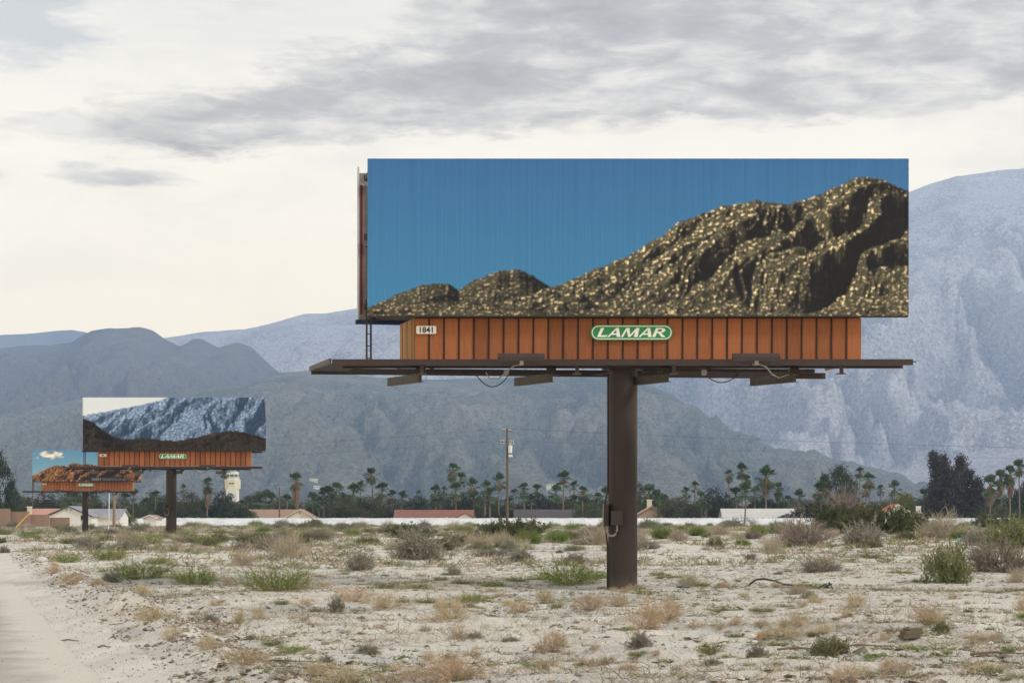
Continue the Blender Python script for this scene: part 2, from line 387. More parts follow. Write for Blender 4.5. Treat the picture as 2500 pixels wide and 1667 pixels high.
# ------------------------------------------------------------------ mountains
def mountain_material(name, scrub, rock, dark, mix_lo, mix_hi, speck, sc=1.0, dk=0.75, bm=40.0, ck=0.60):
    m = bpy.data.materials.new(name); m.use_nodes = True; g = NT(m.node_tree); b = m.node_tree.nodes['Principled BSDF']
    p = g.n('ShaderNodeTexCoord').outputs['Object']
    n1 = g.noise(p, 0.0022 * sc, 7.0, 0.65, 0.6); n2 = g.noise(p, 0.014 * sc, 6.0, 0.7); n3 = g.noise(p, 0.06 * sc, 4.0, 0.75)
    f = g.ss(g.m('ADD', g.m('MULTIPLY', n1, 0.62), g.m('MULTIPLY', n2, 0.38)), mix_lo, mix_hi)
    cr = g.n('ShaderNodeAttribute', attribute_name='crest').outputs['Fac']
    f = g.m('ADD', g.m('MULTIPLY', f, 0.55), g.m('MULTIPLY', g.m('SUBTRACT', g.m('ADD', cr, g.m('MULTIPLY', g.m('SUBTRACT', n2, 0.5), 0.8)), 0.42), ck), clamp=True)
    c = g.mix(f, scrub, rock)
    c = g.mix(g.m('MULTIPLY', g.ss(cr, 0.35, 0.05), ck * 0.9), c, dark)
    c = g.mix(g.m('MULTIPLY', g.ss(n3, 0.52, 0.62), speck), c, rock)
    c = g.mix(g.m('MULTIPLY', g.ss(n3, 0.47, 0.36), dk), c, dark)
    g.put(b.inputs['Base Color'], c); b.inputs['Roughness'].default_value = 1.0; b.inputs['Specular IOR Level'].default_value = 0.0
    bp = g.n('ShaderNodeBump', {'Height': g.m('ADD', n2, g.m('MULTIPLY', n3, 0.5)), 'Strength': 1.0, 'Distance': bm / sc})
    g.put(b.inputs['Normal'], bp.outputs[0]); MATS[name] = m
mountain_material('granite_slope', (0.33, 0.30, 0.29), (0.78, 0.735, 0.715), (0.12, 0.115, 0.11), 0.36, 0.62, 0.95, ck=0.30)
mountain_material('scrub_slope', (0.105, 0.128, 0.080), (0.38, 0.33, 0.28), (0.042, 0.05, 0.04), 0.44, 0.74, 0.42, 1.5, 0.6, 50.0)
mountain_material('brown_slope', (0.135, 0.115, 0.092), (0.25, 0.205, 0.165), (0.065, 0.058, 0.047), 0.42, 0.70, 0.40, 1.3, 0.6, 55.0)
mountain_material('far_slope', (0.12, 0.12, 0.10), (0.26, 0.24, 0.21), (0.08, 0.08, 0.07), 0.4, 0.65, 0.4)

MK = 2.0            # all ranges stand twice as far away, and twice as big, as first laid out
class Range:
    def __init__(s, outline, Yr, Yf, Yb, spur, sfreq, seed, power=1.25, rough=0.02):
        k = 2500 / 2352
        o = np.array(outline, float) * k
        s.ox = (o[:, 0] - CX) / FPX * Yr; s.oz = EYE + (HY - o[:, 1]) / FPX * Yr
        s.Yr, s.Yf, s.Yb, s.spur, s.sf, s.seed, s.pw, s.rough = Yr, Yf, Yb, spur, sfreq, seed, power, rough
    def z(s, x, y): return MK * s.z1(np.asarray(x) / MK, np.asarray(y) / MK)
    def z1(s, x, y):
        # ridge line swings back and forth, so that spurs show in plan
        swing = 0.0 * x
        zr = np.interp(x, s.ox, s.oz)
        zr = zr + s.rough * 60 * fbm(x / 140 + s.seed, x * 0 + s.seed, 4) * (zr > 20)
        t = (y - s.Yf) / (s.Yr - s.Yf)
        tb = (s.Yb - y) / (s.Yb - s.Yr)
        prof = np.where(t <= 1, np.clip(t, 0, 1) ** s.pw, np.clip(tb, 0, 1) ** 0.8)
        L = s.sf
        wx = x + 0.5 * L * fbm(x / (1.4 * L) + s.seed, y / (1.7 * L), 3)
        sp = ridged(wx / L + s.seed, y / (2.6 * L) - s.seed, 5, 0.5)
        sp = np.minimum(sp - 1.35, 0.12)          # mostly carved gullies
        dif = fbm(x / (L * 0.30), y / (L * 0.30) + s.seed, 4, gain=0.58)
        tc = np.clip(t, 0, 1); env = 6.75 * tc * (1 - tc) ** 2 * (t < 1) + 0.015
        scale = np.clip(zr, 0, None) * 0.22
        z = zr * prof + s.spur * scale * env * (sp + 0.22 * dif)
        z = np.where((t <= 0), -6 + 0 * z, z)
        s.crest = np.clip(sp + 0.75, 0, 1) ; return np.maximum(z, -6) - 4 * (t <= 0)
def build_range(name, rg, px0, px1, nc, nr, mat, label):
    k = 2500 / 2352
    X = MK * np.linspace((px0 * k - CX) / FPX * rg.Yr, (px1 * k - CX) / FPX * rg.Yr, nc)
    tt = np.linspace(0, 1, nr); Yf = np.linspace(rg.Yf, rg.Yr, int(nr * 0.85)); Yb = np.linspace(rg.Yr, rg.Yb, nr - int(nr * 0.85) + 1)[1:]
    Y = MK * np.concatenate([Yf, Yb])
    XX, YY = np.meshgrid(X, Y)
    me = mesh_np(name, np.stack([XX, YY, rg.z(XX, YY)], -1).reshape(-1, 3), grid_faces(len(Y), nc), smooth=True)
    me.attributes.new('crest', 'FLOAT', 'POINT').data.foreach_set('value', rg.crest.astype(np.float32).ravel())      # relief shading put into the colour: paler rock on spurs, darker scrub in gullies
    return tag(obj_from(name, me, mat), label, kind='structure')
rA = Range([(-900, 800), (-300, 772), (0, 770), (60, 768), (130, 760), (165, 758), (195, 763), (240, 780), (340, 830), (600, 1000), (800, 1150)], 6900, 6000, 7250, 0.5, 420, 3.1)
rB = Range([(0, 1000), (200, 850), (300, 800), (380, 775), (430, 768), (480, 761), (560, 757), (640, 738), (700, 722), (740, 722), (820, 708), (950, 660), (1150, 640), (1400, 560),
            (1700, 520), (1950, 470), (2085, 442), (2130, 425), (2200, 405), (2260, 398), (2300, 392), (2352, 386), (2500, 360), (2800, 350), (3300, 420)], 6300, 3800, 6950, 1.9, 430, 7.7, 1.0, 0.05)
rC = Range([(-900, 840), (-300, 850), (-100, 815), (0, 800), (60, 795), (110, 793), (165, 783), (190, 767), (212, 757), (240, 754), (322, 753), (350, 760), (380, 780), (415, 797), (445, 779),
            (462, 778), (500, 798), (522, 793), (545, 787), (575, 797), (610, 830), (640, 855), (720, 900), (850, 1000), (1100, 1160)], 4300, 3000, 4900, 2.8, 200, 1.9, 0.8, 0.03)
rD = Range([(-1200, 1060), (-600, 1020), (-200, 985), (0, 955), (200, 915), (400, 905), (560, 885), (640, 858), (700, 853), (800, 862), (900, 869), (1000, 872), (1150, 868), (1250, 862), (1330, 857), (1400, 861),
            (1470, 875), (1540, 905), (1600, 945), (1700, 1000), (1800, 1038), (1900, 1064), (1960, 1090), (2010, 1112), (2100, 1150), (2250, 1180), (3000, 1185)], 3300, 2050, 3800, 3.2, 210, 5.2, 0.85, 0.02)
rE = Range([(1500, 1175), (1800, 1150), (1950, 1110), (2050, 1080), (2200, 1045), (2352, 1005), (2500, 975), (2800, 930), (3300, 1000)], 4200, 3000, 4700, 0.7, 260, 9.3, 1.1, 0.03)
build_range('far_hills', rA, -800, 800, 160, 40, 'far_slope', 'hazy blue far range at the left')
build_range('granite_mountain', rB, -50, 3200, 560, 190, 'granite_slope', 'pale speckled granite mountain')
build_range('brown_hills', rC, -800, 1050, 420, 150, 'brown_slope', 'brown rounded hills')
build_range('scrub_hill', rD, -1100, 2700, 760, 190, 'scrub_slope', 'long green-grey scrub hill behind the town')
build_range('low_hills', rE, 1500, 3200, 200, 60, 'granite_slope', 'smooth low foothill')

# ------------------------------------------------------------------ haze
hz = MB().box(-9000, 9000, -420, HAZE_FAR, -12.5, HAZE_TOP)
hm = bpy.data.materials.new('haze_air'); hm.use_nodes = True; hm.node_tree.nodes.clear(); hg = NT(hm.node_tree)
pv = hg.n('ShaderNodeVolumePrincipled', {'Color': (0.445, 0.635, 1.0), 'Density': HAZE, 'Anisotropy': 0.0})
hout = hg.n('ShaderNodeOutputMaterial'); hg.put(hout.inputs['Volume'], pv.outputs[0]); MATS['haze_air'] = hm
ho = obj_from('haze', hz.mesh('haze'), 'haze_air')
tag(ho, 'thin blue haze in the air before the mountains', kind='stuff')

# ================================================================== BILLBOARDS
material('brown_paint', (0.042, 0.029, 0.029), 0.6, 0.18, 1.5, bump=0.1, bscale=30)
material('dark_steel', (0.038, 0.028, 0.026), 0.65, 0.25, 2.0)
material('grey_steel', (0.055, 0.047, 0.042), 0.6, 0.3, 2.0)
material('galvanised', (0.27, 0.275, 0.28), 0.45, 0.15, 4.0, metallic=0.3)
material('black_rubber', (0.022, 0.022, 0.023), 0.6)
material('grey_conduit', (0.22, 0.21, 0.19), 0.6)
material('plate_white', (0.78, 0.78, 0.78), 0.5, 0.03)
material('sign_white', (0.80, 0.81, 0.80), 0.45)
material('sign_green', (0.028, 0.235, 0.085), 0.45, 0.08, 2.0)
material('letter_black', (0.02, 0.02, 0.022), 0.6)
material('letter_grey', (0.20, 0.20, 0.215), 0.7)
material('letter_pale', (0.33, 0.33, 0.34), 0.7)
material('batten_brown', (0.034, 0.021, 0.018), 0.8, 0.2, 3.0)
material('panel_back', (0.20, 0.195, 0.185), 0.8, 0.2, 1.2)
material('vinyl_edge', (0.42, 0.44, 0.50), 0.5)
material('vinyl_red', (0.12, 0.018, 0.02), 0.6)
material('vinyl_navy', (0.02, 0.035, 0.09), 0.6)
def plank_material(name, c1, c2, c3):
    m = bpy.data.materials.new(name); m.use_nodes = True; g = NT(m.node_tree); b = m.node_tree.nodes['Principled BSDF']
    p = g.n('ShaderNodeTexCoord').outputs['Object']; rv = g.n('ShaderNodeObjectInfo').outputs['Random']
    p = g.n('ShaderNodeVectorMath', {0: p, 1: g.vec(g.m('MULTIPLY', rv, 37.0), 0.0, g.m('MULTIPLY', rv, 11.0))}, operation='ADD').outputs[0]
    gr = g.noise(g.vmul(p, (26, 26, 1.1)), 1.0, 6.0, 0.65, 0.3)
    c = g.mix(g.ss(gr, 0.36, 0.66), c1, c2)
    c = g.mix(g.m('MULTIPLY', g.ss(g.noise(g.vmul(p, (9, 9, 0.8)), 1.0, 4.0, 0.6), 0.56, 0.72), 0.55), c, c3)
    c = g.mix(g.m('MULTIPLY', g.ss(g.noise(g.vmul(p, (5, 5, 1.2)), 1.0, 6.0, 0.7), 0.58, 0.72), 0.45), c, (0.06, 0.034, 0.024))
    k = g.lin(rv, 0, 1, 0.76, 1.14)
    c = g.n('ShaderNodeVectorMath', {0: c, 1: g.vec(k, k, k)}, operation='MULTIPLY').outputs[0]
    g.put(b.inputs['Base Color'], c); b.inputs['Roughness'].default_value = 0.75; b.inputs['Specular IOR Level'].default_value = 0.25
    g.put(b.inputs['Normal'], g.n('ShaderNodeBump', {'Height': gr, 'Strength': 0.35, 'Distance': 0.02}).outputs[0]); MATS[name] = m
plank_material('stained_plank', (0.325, 0.118, 0.052), (0.275, 0.096, 0.042), (0.19, 0.066, 0.030))
plank_material('raw_plank', (0.36, 0.20, 0.085), (0.27, 0.14, 0.055), (0.15, 0.07, 0.03))

def pole_material():
    m = bpy.data.materials.new('pole_paint'); m.use_nodes = True; g = NT(m.node_tree); b = m.node_tree.nodes['Principled BSDF']
    p = g.n('ShaderNodeTexCoord').outputs['Object']; x, y, z = g.sep(p)
    st = g.noise(g.vmul(p, (3, 3, 0.25)), 1.0, 5.0, 0.6)
    c = g.mix(g.ss(st, 0.35, 0.7), (0.042, 0.031, 0.030), (0.032, 0.025, 0.025))
    # oily splash at the foot
    hgt = g.m('ADD', g.m('MULTIPLY', g.noise(g.vmul(p, (9, 9, 2)), 1.0, 4.0, 0.6), 0.7), g.m('MULTIPLY', g.m('ABSOLUTE', g.m('SUBTRACT', x, 0.20)), -3.2))
    spl = g.ss(g.m('SUBTRACT', g.m('ADD', hgt, 0.12), z), 0.0, 0.06)
    c = g.mix(g.m('MULTIPLY', spl, 0.85), c, (0.014, 0.010, 0.010))
    # sand-blown scuffing at the bottom
    c = g.mix(g.m('MULTIPLY', g.ss(z, 0.5, -0.05), 0.25), c, (0.20, 0.16, 0.13))
    g.put(b.inputs['Base Color'], c); b.inputs['Roughness'].default_value = 0.6; b.inputs['Specular IOR Level'].default_value = 0.2
    g.put(b.inputs['Normal'], g.n('ShaderNodeBump', {'Height': g.noise(p, 26.0, 3.0, 0.6), 'Strength': 0.06, 'Distance': 0.02}).outputs[0])
    MATS['pole_paint'] = m
pole_material()

# ---- printed landscapes: generic mountain pictures, worked out from made-up terrain and printed flat on vinyl
def print_layer(img, outline, amp, freq, sun_e, seed, lit, mid, amb, rock, rfreq, rbump, base=0.0, power=0.8, side=-1.0, shade_gain=1.0):
    """draw one range over img (rows from the bottom); outline (u, v) is its crest in picture heights"""
    Hn, Wn = img.shape[:2]; U = 3.43 * (np.arange(Wn) + 0.5) / Wn
    o = np.array(outline, float); zr = np.interp(U, o[:, 0] * 3.43, o[:, 1])
    ker = np.hanning(max(3, Wn // 40)); ker /= ker.sum(); zr = np.convolve(np.pad(zr, len(ker), mode='edge'), ker, 'same')[len(ker):-len(ker)]
    zr = zr + 0.020 * fbm(U * 9 + seed, U * 0 + seed, 4) + 0.006 * fbm(U * 45 + seed, U * 0, 3)
    nt = 420; T = np.linspace(0, 1, nt); UU, TT = np.meshgrid(U, T); D = 1.5
    Y = TT * D
    wx = UU + 0.18 * fbm(UU * 2.2 + seed, Y * 2.2 - seed, 3)
    sp = np.minimum(ridged((wx + side * 0.75 * Y) * freq + seed, Y * freq * 0.42 + seed, 5, 0.52) - 1.15, 0.35)
    env = (1 - TT ** 4) * np.clip(TT * 5, 0.25, 1)
    Z = base + (zr - base)[None, :] * TT ** power + amp * env * sp * np.clip(zr, 0.1, 1)[None, :]
    rq = lambda a_, b_: fbm(a_ * rfreq + 7 * seed, b_ * rfreq * 1.25 + Y * 2.0, 4, gain=0.62)      # boulders
    rk = rq(UU, Z); emb = np.clip(1.7 * (rk - rq(UU - 0.007, Z + 0.007)), -0.5, 0.7)
    Zs = Z
    gu = np.gradient(Zs, U[1] - U[0], axis=1); gt = np.gradient(Zs, D / (nt - 1), axis=0)
    n = np.stack([-gu, -gt, np.ones_like(gu)], -1); n /= np.linalg.norm(n, axis=2)[..., None]
    L = np.array([-math.cos(R(sun_e)) * 0.86, -math.cos(R(sun_e)) * 0.5, math.sin(R(sun_e))])
    lam = np.clip(np.clip(n @ L, 0, 1) * (1 + rbump * 20 * emb), 0, 1.6)
    A = Z + UU * math.tan(R(sun_e)) * 1.05; run = np.maximum.accumulate(A, axis=1)
    vis = 1 - sstep(run - A, 0.004, 0.07)
    rockm = sstep(rk, rock, rock + 0.12) * (0.55 + 0.45 * sstep(fbm(UU * rfreq * 0.37, Y * rfreq * 0.37 + seed, 2), -0.3, 0.3))
    alb = np.array(mid)[None, None] * (0.75 + 0.5 * sstep(fbm(UU * 26, Y * 26, 3), -0.5, 0.5))[..., None] * (1 - rockm[..., None]) + np.array(lit)[None, None] * rockm[..., None]
    colr = alb * (shade_gain * lam * vis)[..., None] + np.array(amb)[None, None] * (0.45 + 0.75 * rockm[..., None] * 0.5 + 0.3 * n[..., 2:3])
    top = np.full(Wn, -1.0); rowv = (np.arange(Hn) + 0.5) / Hn
    for k in range(nt):
        v = Z[k]; m_ = (rowv[:, None] > top[None, :]) & (rowv[:, None] <= v[None, :])
        if m_.any():
            ii, jj = np.nonzero(m_); img[ii, jj] = colr[k, jj]
        top = np.maximum(top, v)
def sky_rows(Wn, Hn, low, high):
    t_ = ((np.arange(Hn) + 0.5) / Hn)[:, None, None]; return np.array(low)[None, None] * (1 - t_) + np.array(high)[None, None] * t_ + np.zeros((Hn, Wn, 1))
PRINTS = {}
im = sky_rows(620, 180, (0.052, 0.225, 0.455), (0.040, 0.140, 0.355))
print_layer(im, [(0, 0.05), (0.06, 0.14), (0.11, 0.205), (0.15, 0.20), (0.17, 0.17)] + [(0.20, 0.23), (0.25, 0.295), (0.285, 0.29), (0.33, 0.20), (0.40, 0.08), (1, 0.02)], 0.35, 2.6, 22, 3.3, (0.62, 0.51, 0.32), (0.10, 0.092, 0.06), (0.018, 0.019, 0.024), 0.30, 42, 0.05, power=0.9, shade_gain=1.0)
print_layer(im, [(0, 0.02), (0.2, 0.06), (0.30, 0.13), (0.40, 0.26), (0.50, 0.42), (0.58, 0.60), (0.66, 0.70), (0.72, 0.735), (0.78, 0.71), (0.84, 0.78), (0.90, 0.875), (0.94, 0.885), (1.0, 0.79)], 0.62, 2.1, 26, 1.7, (1.0, 0.82, 0.49), (0.105, 0.096, 0.058), (0.018, 0.020, 0.028), 0.30, 38, 0.05, power=0.85, shade_gain=1.15)
print_layer(im, [(0, 0.06), (0.1, 0.075), (0.25, 0.05), (0.4, 0.0), (0.80, 0.0), (0.88, 0.07), (1.0, 0.17)], 0.4, 2.5, 30, 5.1, (0.85, 0.70, 0.42), (0.11, 0.10, 0.06), (0.018, 0.018, 0.026), 0.28, 36, 0.05, power=0.9, shade_gain=1.1)
PRINTS['print_gold_ridge'] = im
im = sky_rows(260, 76, (0.72, 0.77, 0.83), (0.62, 0.69, 0.78))
print_layer(im, [(0, 0.66), (0.15, 0.75), (0.3, 0.85), (0.42, 0.94), (0.5, 1.06), (1.0, 1.3)], 0.55, 1.5, 34, 2.2, (0.46, 0.53, 0.66), (0.15, 0.225, 0.37), (0.05, 0.10, 0.20), 0.14, 22, 0.05, power=0.8, shade_gain=0.9)
print_layer(im, [(0, 0.60), (0.05, 0.54), (0.10, 0.40), (0.16, 0.26), (0.22, 0.22), (0.32, 0.235), (0.50, 0.19), (0.62, 0.25), (0.72, 0.34), (0.80, 0.385), (0.88, 0.35), (1.0, 0.23)], 0.6, 2.0, 30, 6.4, (0.075, 0.060, 0.046), (0.034, 0.028, 0.025), (0.010, 0.009, 0.010), 0.22, 26, 0.02, power=0.8)
PRINTS['print_blue_granite'] = im
im = sky_rows(200, 60, (0.22, 0.41, 0.55), (0.10, 0.26, 0.44))
uu, vv = np.meshgrid((np.arange(200) + .5) / 200, (np.arange(60) + .5) / 60); dd = np.sqrt(((uu - 0.17) / 0.13) ** 2 + ((vv - 0.83) / 0.12) ** 2) + 0.9 * fbm(uu * 14, vv * 7, 4)
cl = sstep(-dd, -1.0, -0.45)[..., None]; im = im * (1 - cl) + cl * np.array((0.86, 0.78, 0.68)) * (0.75 + 0.35 * sstep(fbm(uu * 20, vv * 12, 3), -0.4, 0.4))[..., None]
print_layer(im, [(0, 0.17), (0.1, 0.36), (0.2, 0.49), (0.27, 0.51), (0.31, 0.48), (0.38, 0.60), (0.46, 0.53), (0.54, 0.55), (0.62, 0.48), (0.8, 0.42), (1.0, 0.50)], 0.75, 1.9, 17, 4.4, (0.78, 0.36, 0.09), (0.19, 0.08, 0.03), (0.016, 0.018, 0.028), 0.12, 20, 0.05, power=0.85, shade_gain=1.2)
lowm = (sstep(-vv, -0.20, -0.12) * sstep(uu, 0.48, 0.54) * sstep(-uu, -0.92, -0.86))[..., None]; im = im * (1 - lowm) + lowm * np.array((0.020, 0.021, 0.030))
PRINTS['print_orange_ridge'] = im
def print_material(name, k):
    m = bpy.data.materials.new(name); m.use_nodes = True; g = NT(m.node_tree); b = m.node_tree.nodes['Principled BSDF']
    P = g.n('ShaderNodeTexCoord').outputs['Object']
    n = g.noise(g.vmul(P, (14, 1, 0.12)), 1.0, 3.0, 0.8); n2 = g.noise(P, 32.0, 2.0, 0.6)
    s_ = g.m('ADD', g.lin(n, 0.3, 0.7, 1 - k, 1 + k), g.lin(n2, 0.3, 0.7, -0.05, 0.05))
    c = g.n('ShaderNodeVectorMath', {0: g.n('ShaderNodeAttribute', attribute_name='ink').outputs[0], 1: g.vec(s_, s_, s_)}, operation='MULTIPLY').outputs[0]
    g.put(b.inputs['Base Color'], c); b.inputs['Roughness'].default_value = 0.6; b.inputs['Specular IOR Level'].default_value = 0.2; MATS[name] = m
for nm_, k_ in (('print_gold_ridge', 0.09), ('print_blue_granite', 0.03), ('print_orange_ridge', 0.05)): print_material(nm_, k_)
def print_sheet(name, x0, x1, z0, z1):
    im = PRINTS[name]; im = 0.64 * im + 0.18 * (np.roll(im, 1, 1) + np.roll(im, -1, 1)); im = np.concatenate([im[:1], 0.64 * im[1:-1] + 0.18 * (im[2:] + im[:-2]), im[-1:]]); Hn, Wn = im.shape[:2]
    xs_ = np.linspace(x0, x1, Wn + 1); zs_ = np.linspace(z0, z1, Hn + 1); XX, ZZ = np.meshgrid(xs_, zs_)
    # vinyl hangs with faint ripples
    YY = 0.004 * fbm(XX * 1.3, ZZ * 0.5, 2) * np.clip((ZZ - z0) * (z1 - ZZ) * 2, 0, 1)
    me = mesh_np('poster_sheet', np.stack([XX, YY, ZZ], -1).reshape(-1, 3), grid_faces(Hn + 1, Wn + 1), smooth=True)
    at_ = me.color_attributes.new('ink', 'FLOAT_COLOR', 'CORNER')
    cc = np.concatenate([np.clip(im, 0, 0.95), np.ones((Hn, Wn, 1))], -1).reshape(-1, 4); at_.data.foreach_set('color', np.repeat(cc, 4, 0).astype(np.float32).ravel())
    me.materials.append(M[name]); return me

# ---- lettering
def text_mesh(body, w, h, bold=0.0, space=1.0):
    """sans lettering fitted to w x h, standing in XZ, centred on the origin"""
    cu = bpy.data.curves.new('text', 'FONT'); cu.body = body; cu.size = 1; cu.space_character = space; cu.resolution_u = 3; cu.offset = bold
    o = bpy.data.objects.new('text', cu); col.objects.link(o)
    dg = bpy.context.evaluated_depsgraph_get(); dg.update()
    me = bpy.data.meshes.new_from_object(o.evaluated_get(dg))
    bpy.data.objects.remove(o); bpy.data.curves.remove(cu)
    co = np.array([v.co[:] for v in me.vertices]); lo = co.min(0); hi = co.max(0)
    for v in me.vertices:
        v.co = ((v.co.x - (lo[0] + hi[0]) / 2) / (hi[0] - lo[0]) * w, 0.0, (v.co.y - (lo[1] + hi[1]) / 2) / (hi[1] - lo[1]) * h)
    me.materials.clear(); me.flip_normals() if me.polygons and me.polygons[0].normal.y > 0 else None
    return me
def lamar_mesh(w, h):
    S = {}
    S['L'] = ([[(0.0, 0), (0.20, 0), (0.235, 1), (0.0, 1)], [(0.20, 0), (0.62, 0), (0.66, 0.27), (0.56, 0.19), (0.20, 0.19)]], 0.70)
    S['A'] = ([[(0, 0), (0.15, 0), (0.50, 1), (0.36, 1)], [(0.36, 1), (0.55, 1), (0.92, 0), (0.66, 0)], [(0.16, 0.24), (0.70, 0.24), (0.64, 0.40), (0.24, 0.40)]], 0.97)
    S['M'] = ([[(0, 0), (0.14, 0), (0.25, 1), (0.10, 1)], [(0.10, 1), (0.34, 1), (0.62, 0.05), (0.50, 0)], [(0.50, 0), (0.62, 0), (0.98, 1), (0.80, 1)], [(0.80, 1), (1.02, 1), (1.14, 0), (0.88, 0)]], 1.22)
    bowl = []
    for k in range(8):
        t0, t1 = R(90 - 180 * k / 8), R(90 - 180 * (k + 1) / 8)
        po = lambda t: (0.36 + 0.36 * math.cos(t), 0.72 + 0.28 * math.sin(t)); pi = lambda t: (0.34 + 0.16 * math.cos(t), 0.72 + 0.13 * math.sin(t))
        bowl.append([pi(t0), po(t0), po(t1), pi(t1)])
    S['R'] = ([[(0, 0), (0.21, 0), (0.21, 1), (0.0, 1)], [(0.21, 0.85), (0.36, 0.85), (0.36, 1), (0.21, 1)], [(0.21, 0.44), (0.36, 0.44), (0.36, 0.59), (0.21, 0.59)],
               [(0.27, 0.47), (0.47, 0.47), (0.92, 0), (0.64, 0)]] + bowl, 0.95)
    mb = MB(); x = 0; lay = 0
    for ch in 'LAMAR':
        polys, adv = S[ch]
        for q, pl in enumerate(polys):
            mb.poly([(x + px + 0.26 * pz, -0.0006 * (q % 4), pz) for px, pz in pl])
        x += adv * 0.98
    xs = [v[0] for v in mb.v]; lo, hi = min(xs), max(xs)
    mb.v = [((v[0] - (lo + hi) / 2) / (hi - lo) * w, v[1], (v[2] - 0.5) * h) for v in mb.v]
    me = bpy.data.meshes.new('lettering'); me.from_pydata(mb.v, [], mb.f); me.update()
    return me
LETTERS = lamar_mesh(1.86, 0.245)
def stadium(w, h, n=10):
    r = h / 2; pts = []
    for k in range(n + 1): t = R(90 - 180 * k / n); pts.append((w / 2 - r + r * math.cos(t), r * math.sin(t)))
    for k in range(n + 1): t = R(270 - 180 * k / n); pts.append((-w / 2 + r + r * math.cos(t), r * math.sin(t)))
    return pts

PX, PY = 3.046, 56.3            # pole centre of the main billboard
def billboard(off, label, face_mat, number, zshift, label_face, slogan=False):
    ox, oy = off
    gz0 = float(ground_z(PX + ox, PY + oy))
    root = empty('billboard', (PX + ox, PY + oy, gz0))
    tag(root, label, 'billboard', 'roadside billboards in a row')
    O = (PX, PY, gz0 - zshift)                                # drawing coordinates -> local
    Bd = lambda mb, name, mat, par=root, smooth=False: mb.build(name, mat, par, O, smooth)
    gl = gz0 - zshift                                         # ground level in drawing coordinates
    p = MB().tube([(PX, PY, gl - 0.4), (PX, PY, gl + 3), (PX, PY, 6.0)], 0.40, 36); Bd(p, 'pole', 'pole_paint', smooth=True)
    Bd(MB().box(PX - 0.55, PX + 0.55, PY - 0.5, PY + 0.5, 5.99, 6.06), 'cap_plate', 'dark_steel')
    # wiring on the pole
    cx = PX - 0.425
    Bd(MB().tube([(cx, PY - .1, gl - 0.1), (cx, PY - .1, gl + 1.2), (cx - 0.02, PY - .1, gl + 1.35), (cx - 0.06, PY - .12, gl + 1.75)], 0.024, 8), 'conduit', 'dark_steel', smooth=True)
    Bd(MB().tube([(cx - 0.06, PY - .12, gl + 2.3), (cx - 0.05, PY - .1, gl + 2.45), (cx + 0.01, PY - .05, gl + 2.65), (cx + 0.01, PY - .03, gl + 4.4), (cx + 0.01, PY - .03, 5.9), (cx - 0.1, PY - .4, 5.98)], 0.018, 8), 'conduit', 'dark_steel', smooth=True)
    bxm = MB().box(PX - 0.54, PX - 0.405, PY - 0.34, PY - 0.02, gl + 1.72, gl + 2.32); bx = Bd(bxm, 'electrical_box', 'brown_paint')
    Bd(MB().box(PX - 0.552, PX - 0.541, PY - 0.35, PY - 0.01, gl + 1.71, gl + 2.33), 'box_door', 'grey_conduit', bx)
    bx = Bd(MB().box(PX - 0.345, PX - 0.045, PY - 0.56, PY - 0.36, gl + 1.76, gl + 2.13), 'electrical_box', 'brown_paint')
    Bd(MB().box(PX - 0.355, PX - 0.035, PY - 0.575, PY - 0.561, gl + 1.75, gl + 2.14), 'box_door', 'brown_paint', bx)
    loop = [(PX - 0.47 + 0.145 * (1 - math.cos(R(a))), PY - 0.42, gl + 1.64 - 0.19 * math.sin(R(a))) for a in range(0, 181, 20)]
    Bd(MB().tube([(PX - 0.47, PY - 0.3, gl + 1.74)] + loop + [(PX - 0.18, PY - 0.43, gl + 1.77)], 0.028, 8), 'conduit_loop', 'grey_conduit', smooth=True)
    # ---- front face
    fp = Bd(MB().box(-3.913, 10.737, 55.44, 55.50, 7.38, 11.63), 'poster_panel', 'vinyl_edge'); ps = obj_from('poster_sheet', print_sheet(face_mat, -3.913, 10.737, 7.38, 11.63), [], fp, (-O[0], 55.425 - O[1], -O[2])); ps['label'] = label_face
    Bd(MB().box(-3.90, 10.72, 55.44, 55.58, 7.345, 7.376), 'lower_lip', 'dark_steel', fp)
    Bd(MB().box(-3.90, -3.88, 55.505, 55.60, 7.40, 11.60), 'panel_edge', 'vinyl_edge', fp)
    for i in range(9):
        x = -3.6 + i * 1.76
        Bd(MB().box(x - 0.05, x + 0.05, 55.51, 55.66, 7.42, 11.5), 'stringer', 'dark_steel')
    for z in (7.55, 9.45, 11.15): Bd(MB().box(-3.85, 10.65, 55.665, 55.80, z, z + 0.14), 'rail', 'dark_steel')
    # ---- back face, opening away to the right
    A, Bp = Vector((-4.27, 57.3)), Vector((9.9, 60.2)); dr = (Bp - A).normalized(); nr = Vector((-dr.y, dr.x))
    def quad(a, b_, t): return [(a.x, a.y), (b_.x, b_.y), (b_.x + nr.x * t, b_.y + nr.y * t), (a.x + nr.x * t, a.y + nr.y * t)]
    bk = Bd(MB().prism(quad(A, Bp, 0.06), 7.45, 11.55), 'rear_panel', 'panel_back')
    Bd(MB().prism(quad(A - dr * 0.045, A - dr * 0.002, 0.16), 7.36, 11.72), 'panel_edge', 'vinyl_edge', bk)
    A2 = A + dr * 0.02 - nr * 0.012
    Bd(MB().prism(quad(A2, A2 + dr * 0.07, 0.01), 7.6, 11.2), 'edge_strip', 'vinyl_red', bk)
    Bd(MB().prism(quad(A - dr * 0.10 - nr * 0.05, Bp - nr * 0.05, 0.2), 7.33, 7.446), 'lower_lip', 'vinyl_navy', bk)
    for i in range(7):
        q = A + dr * (0.35 + i * 2.2) - nr * 0.17
        Bd(MB().prism(quad(q, q + dr * 0.09, 0.15), 7.46, 11.45), 'stringer', 'dark_steel')
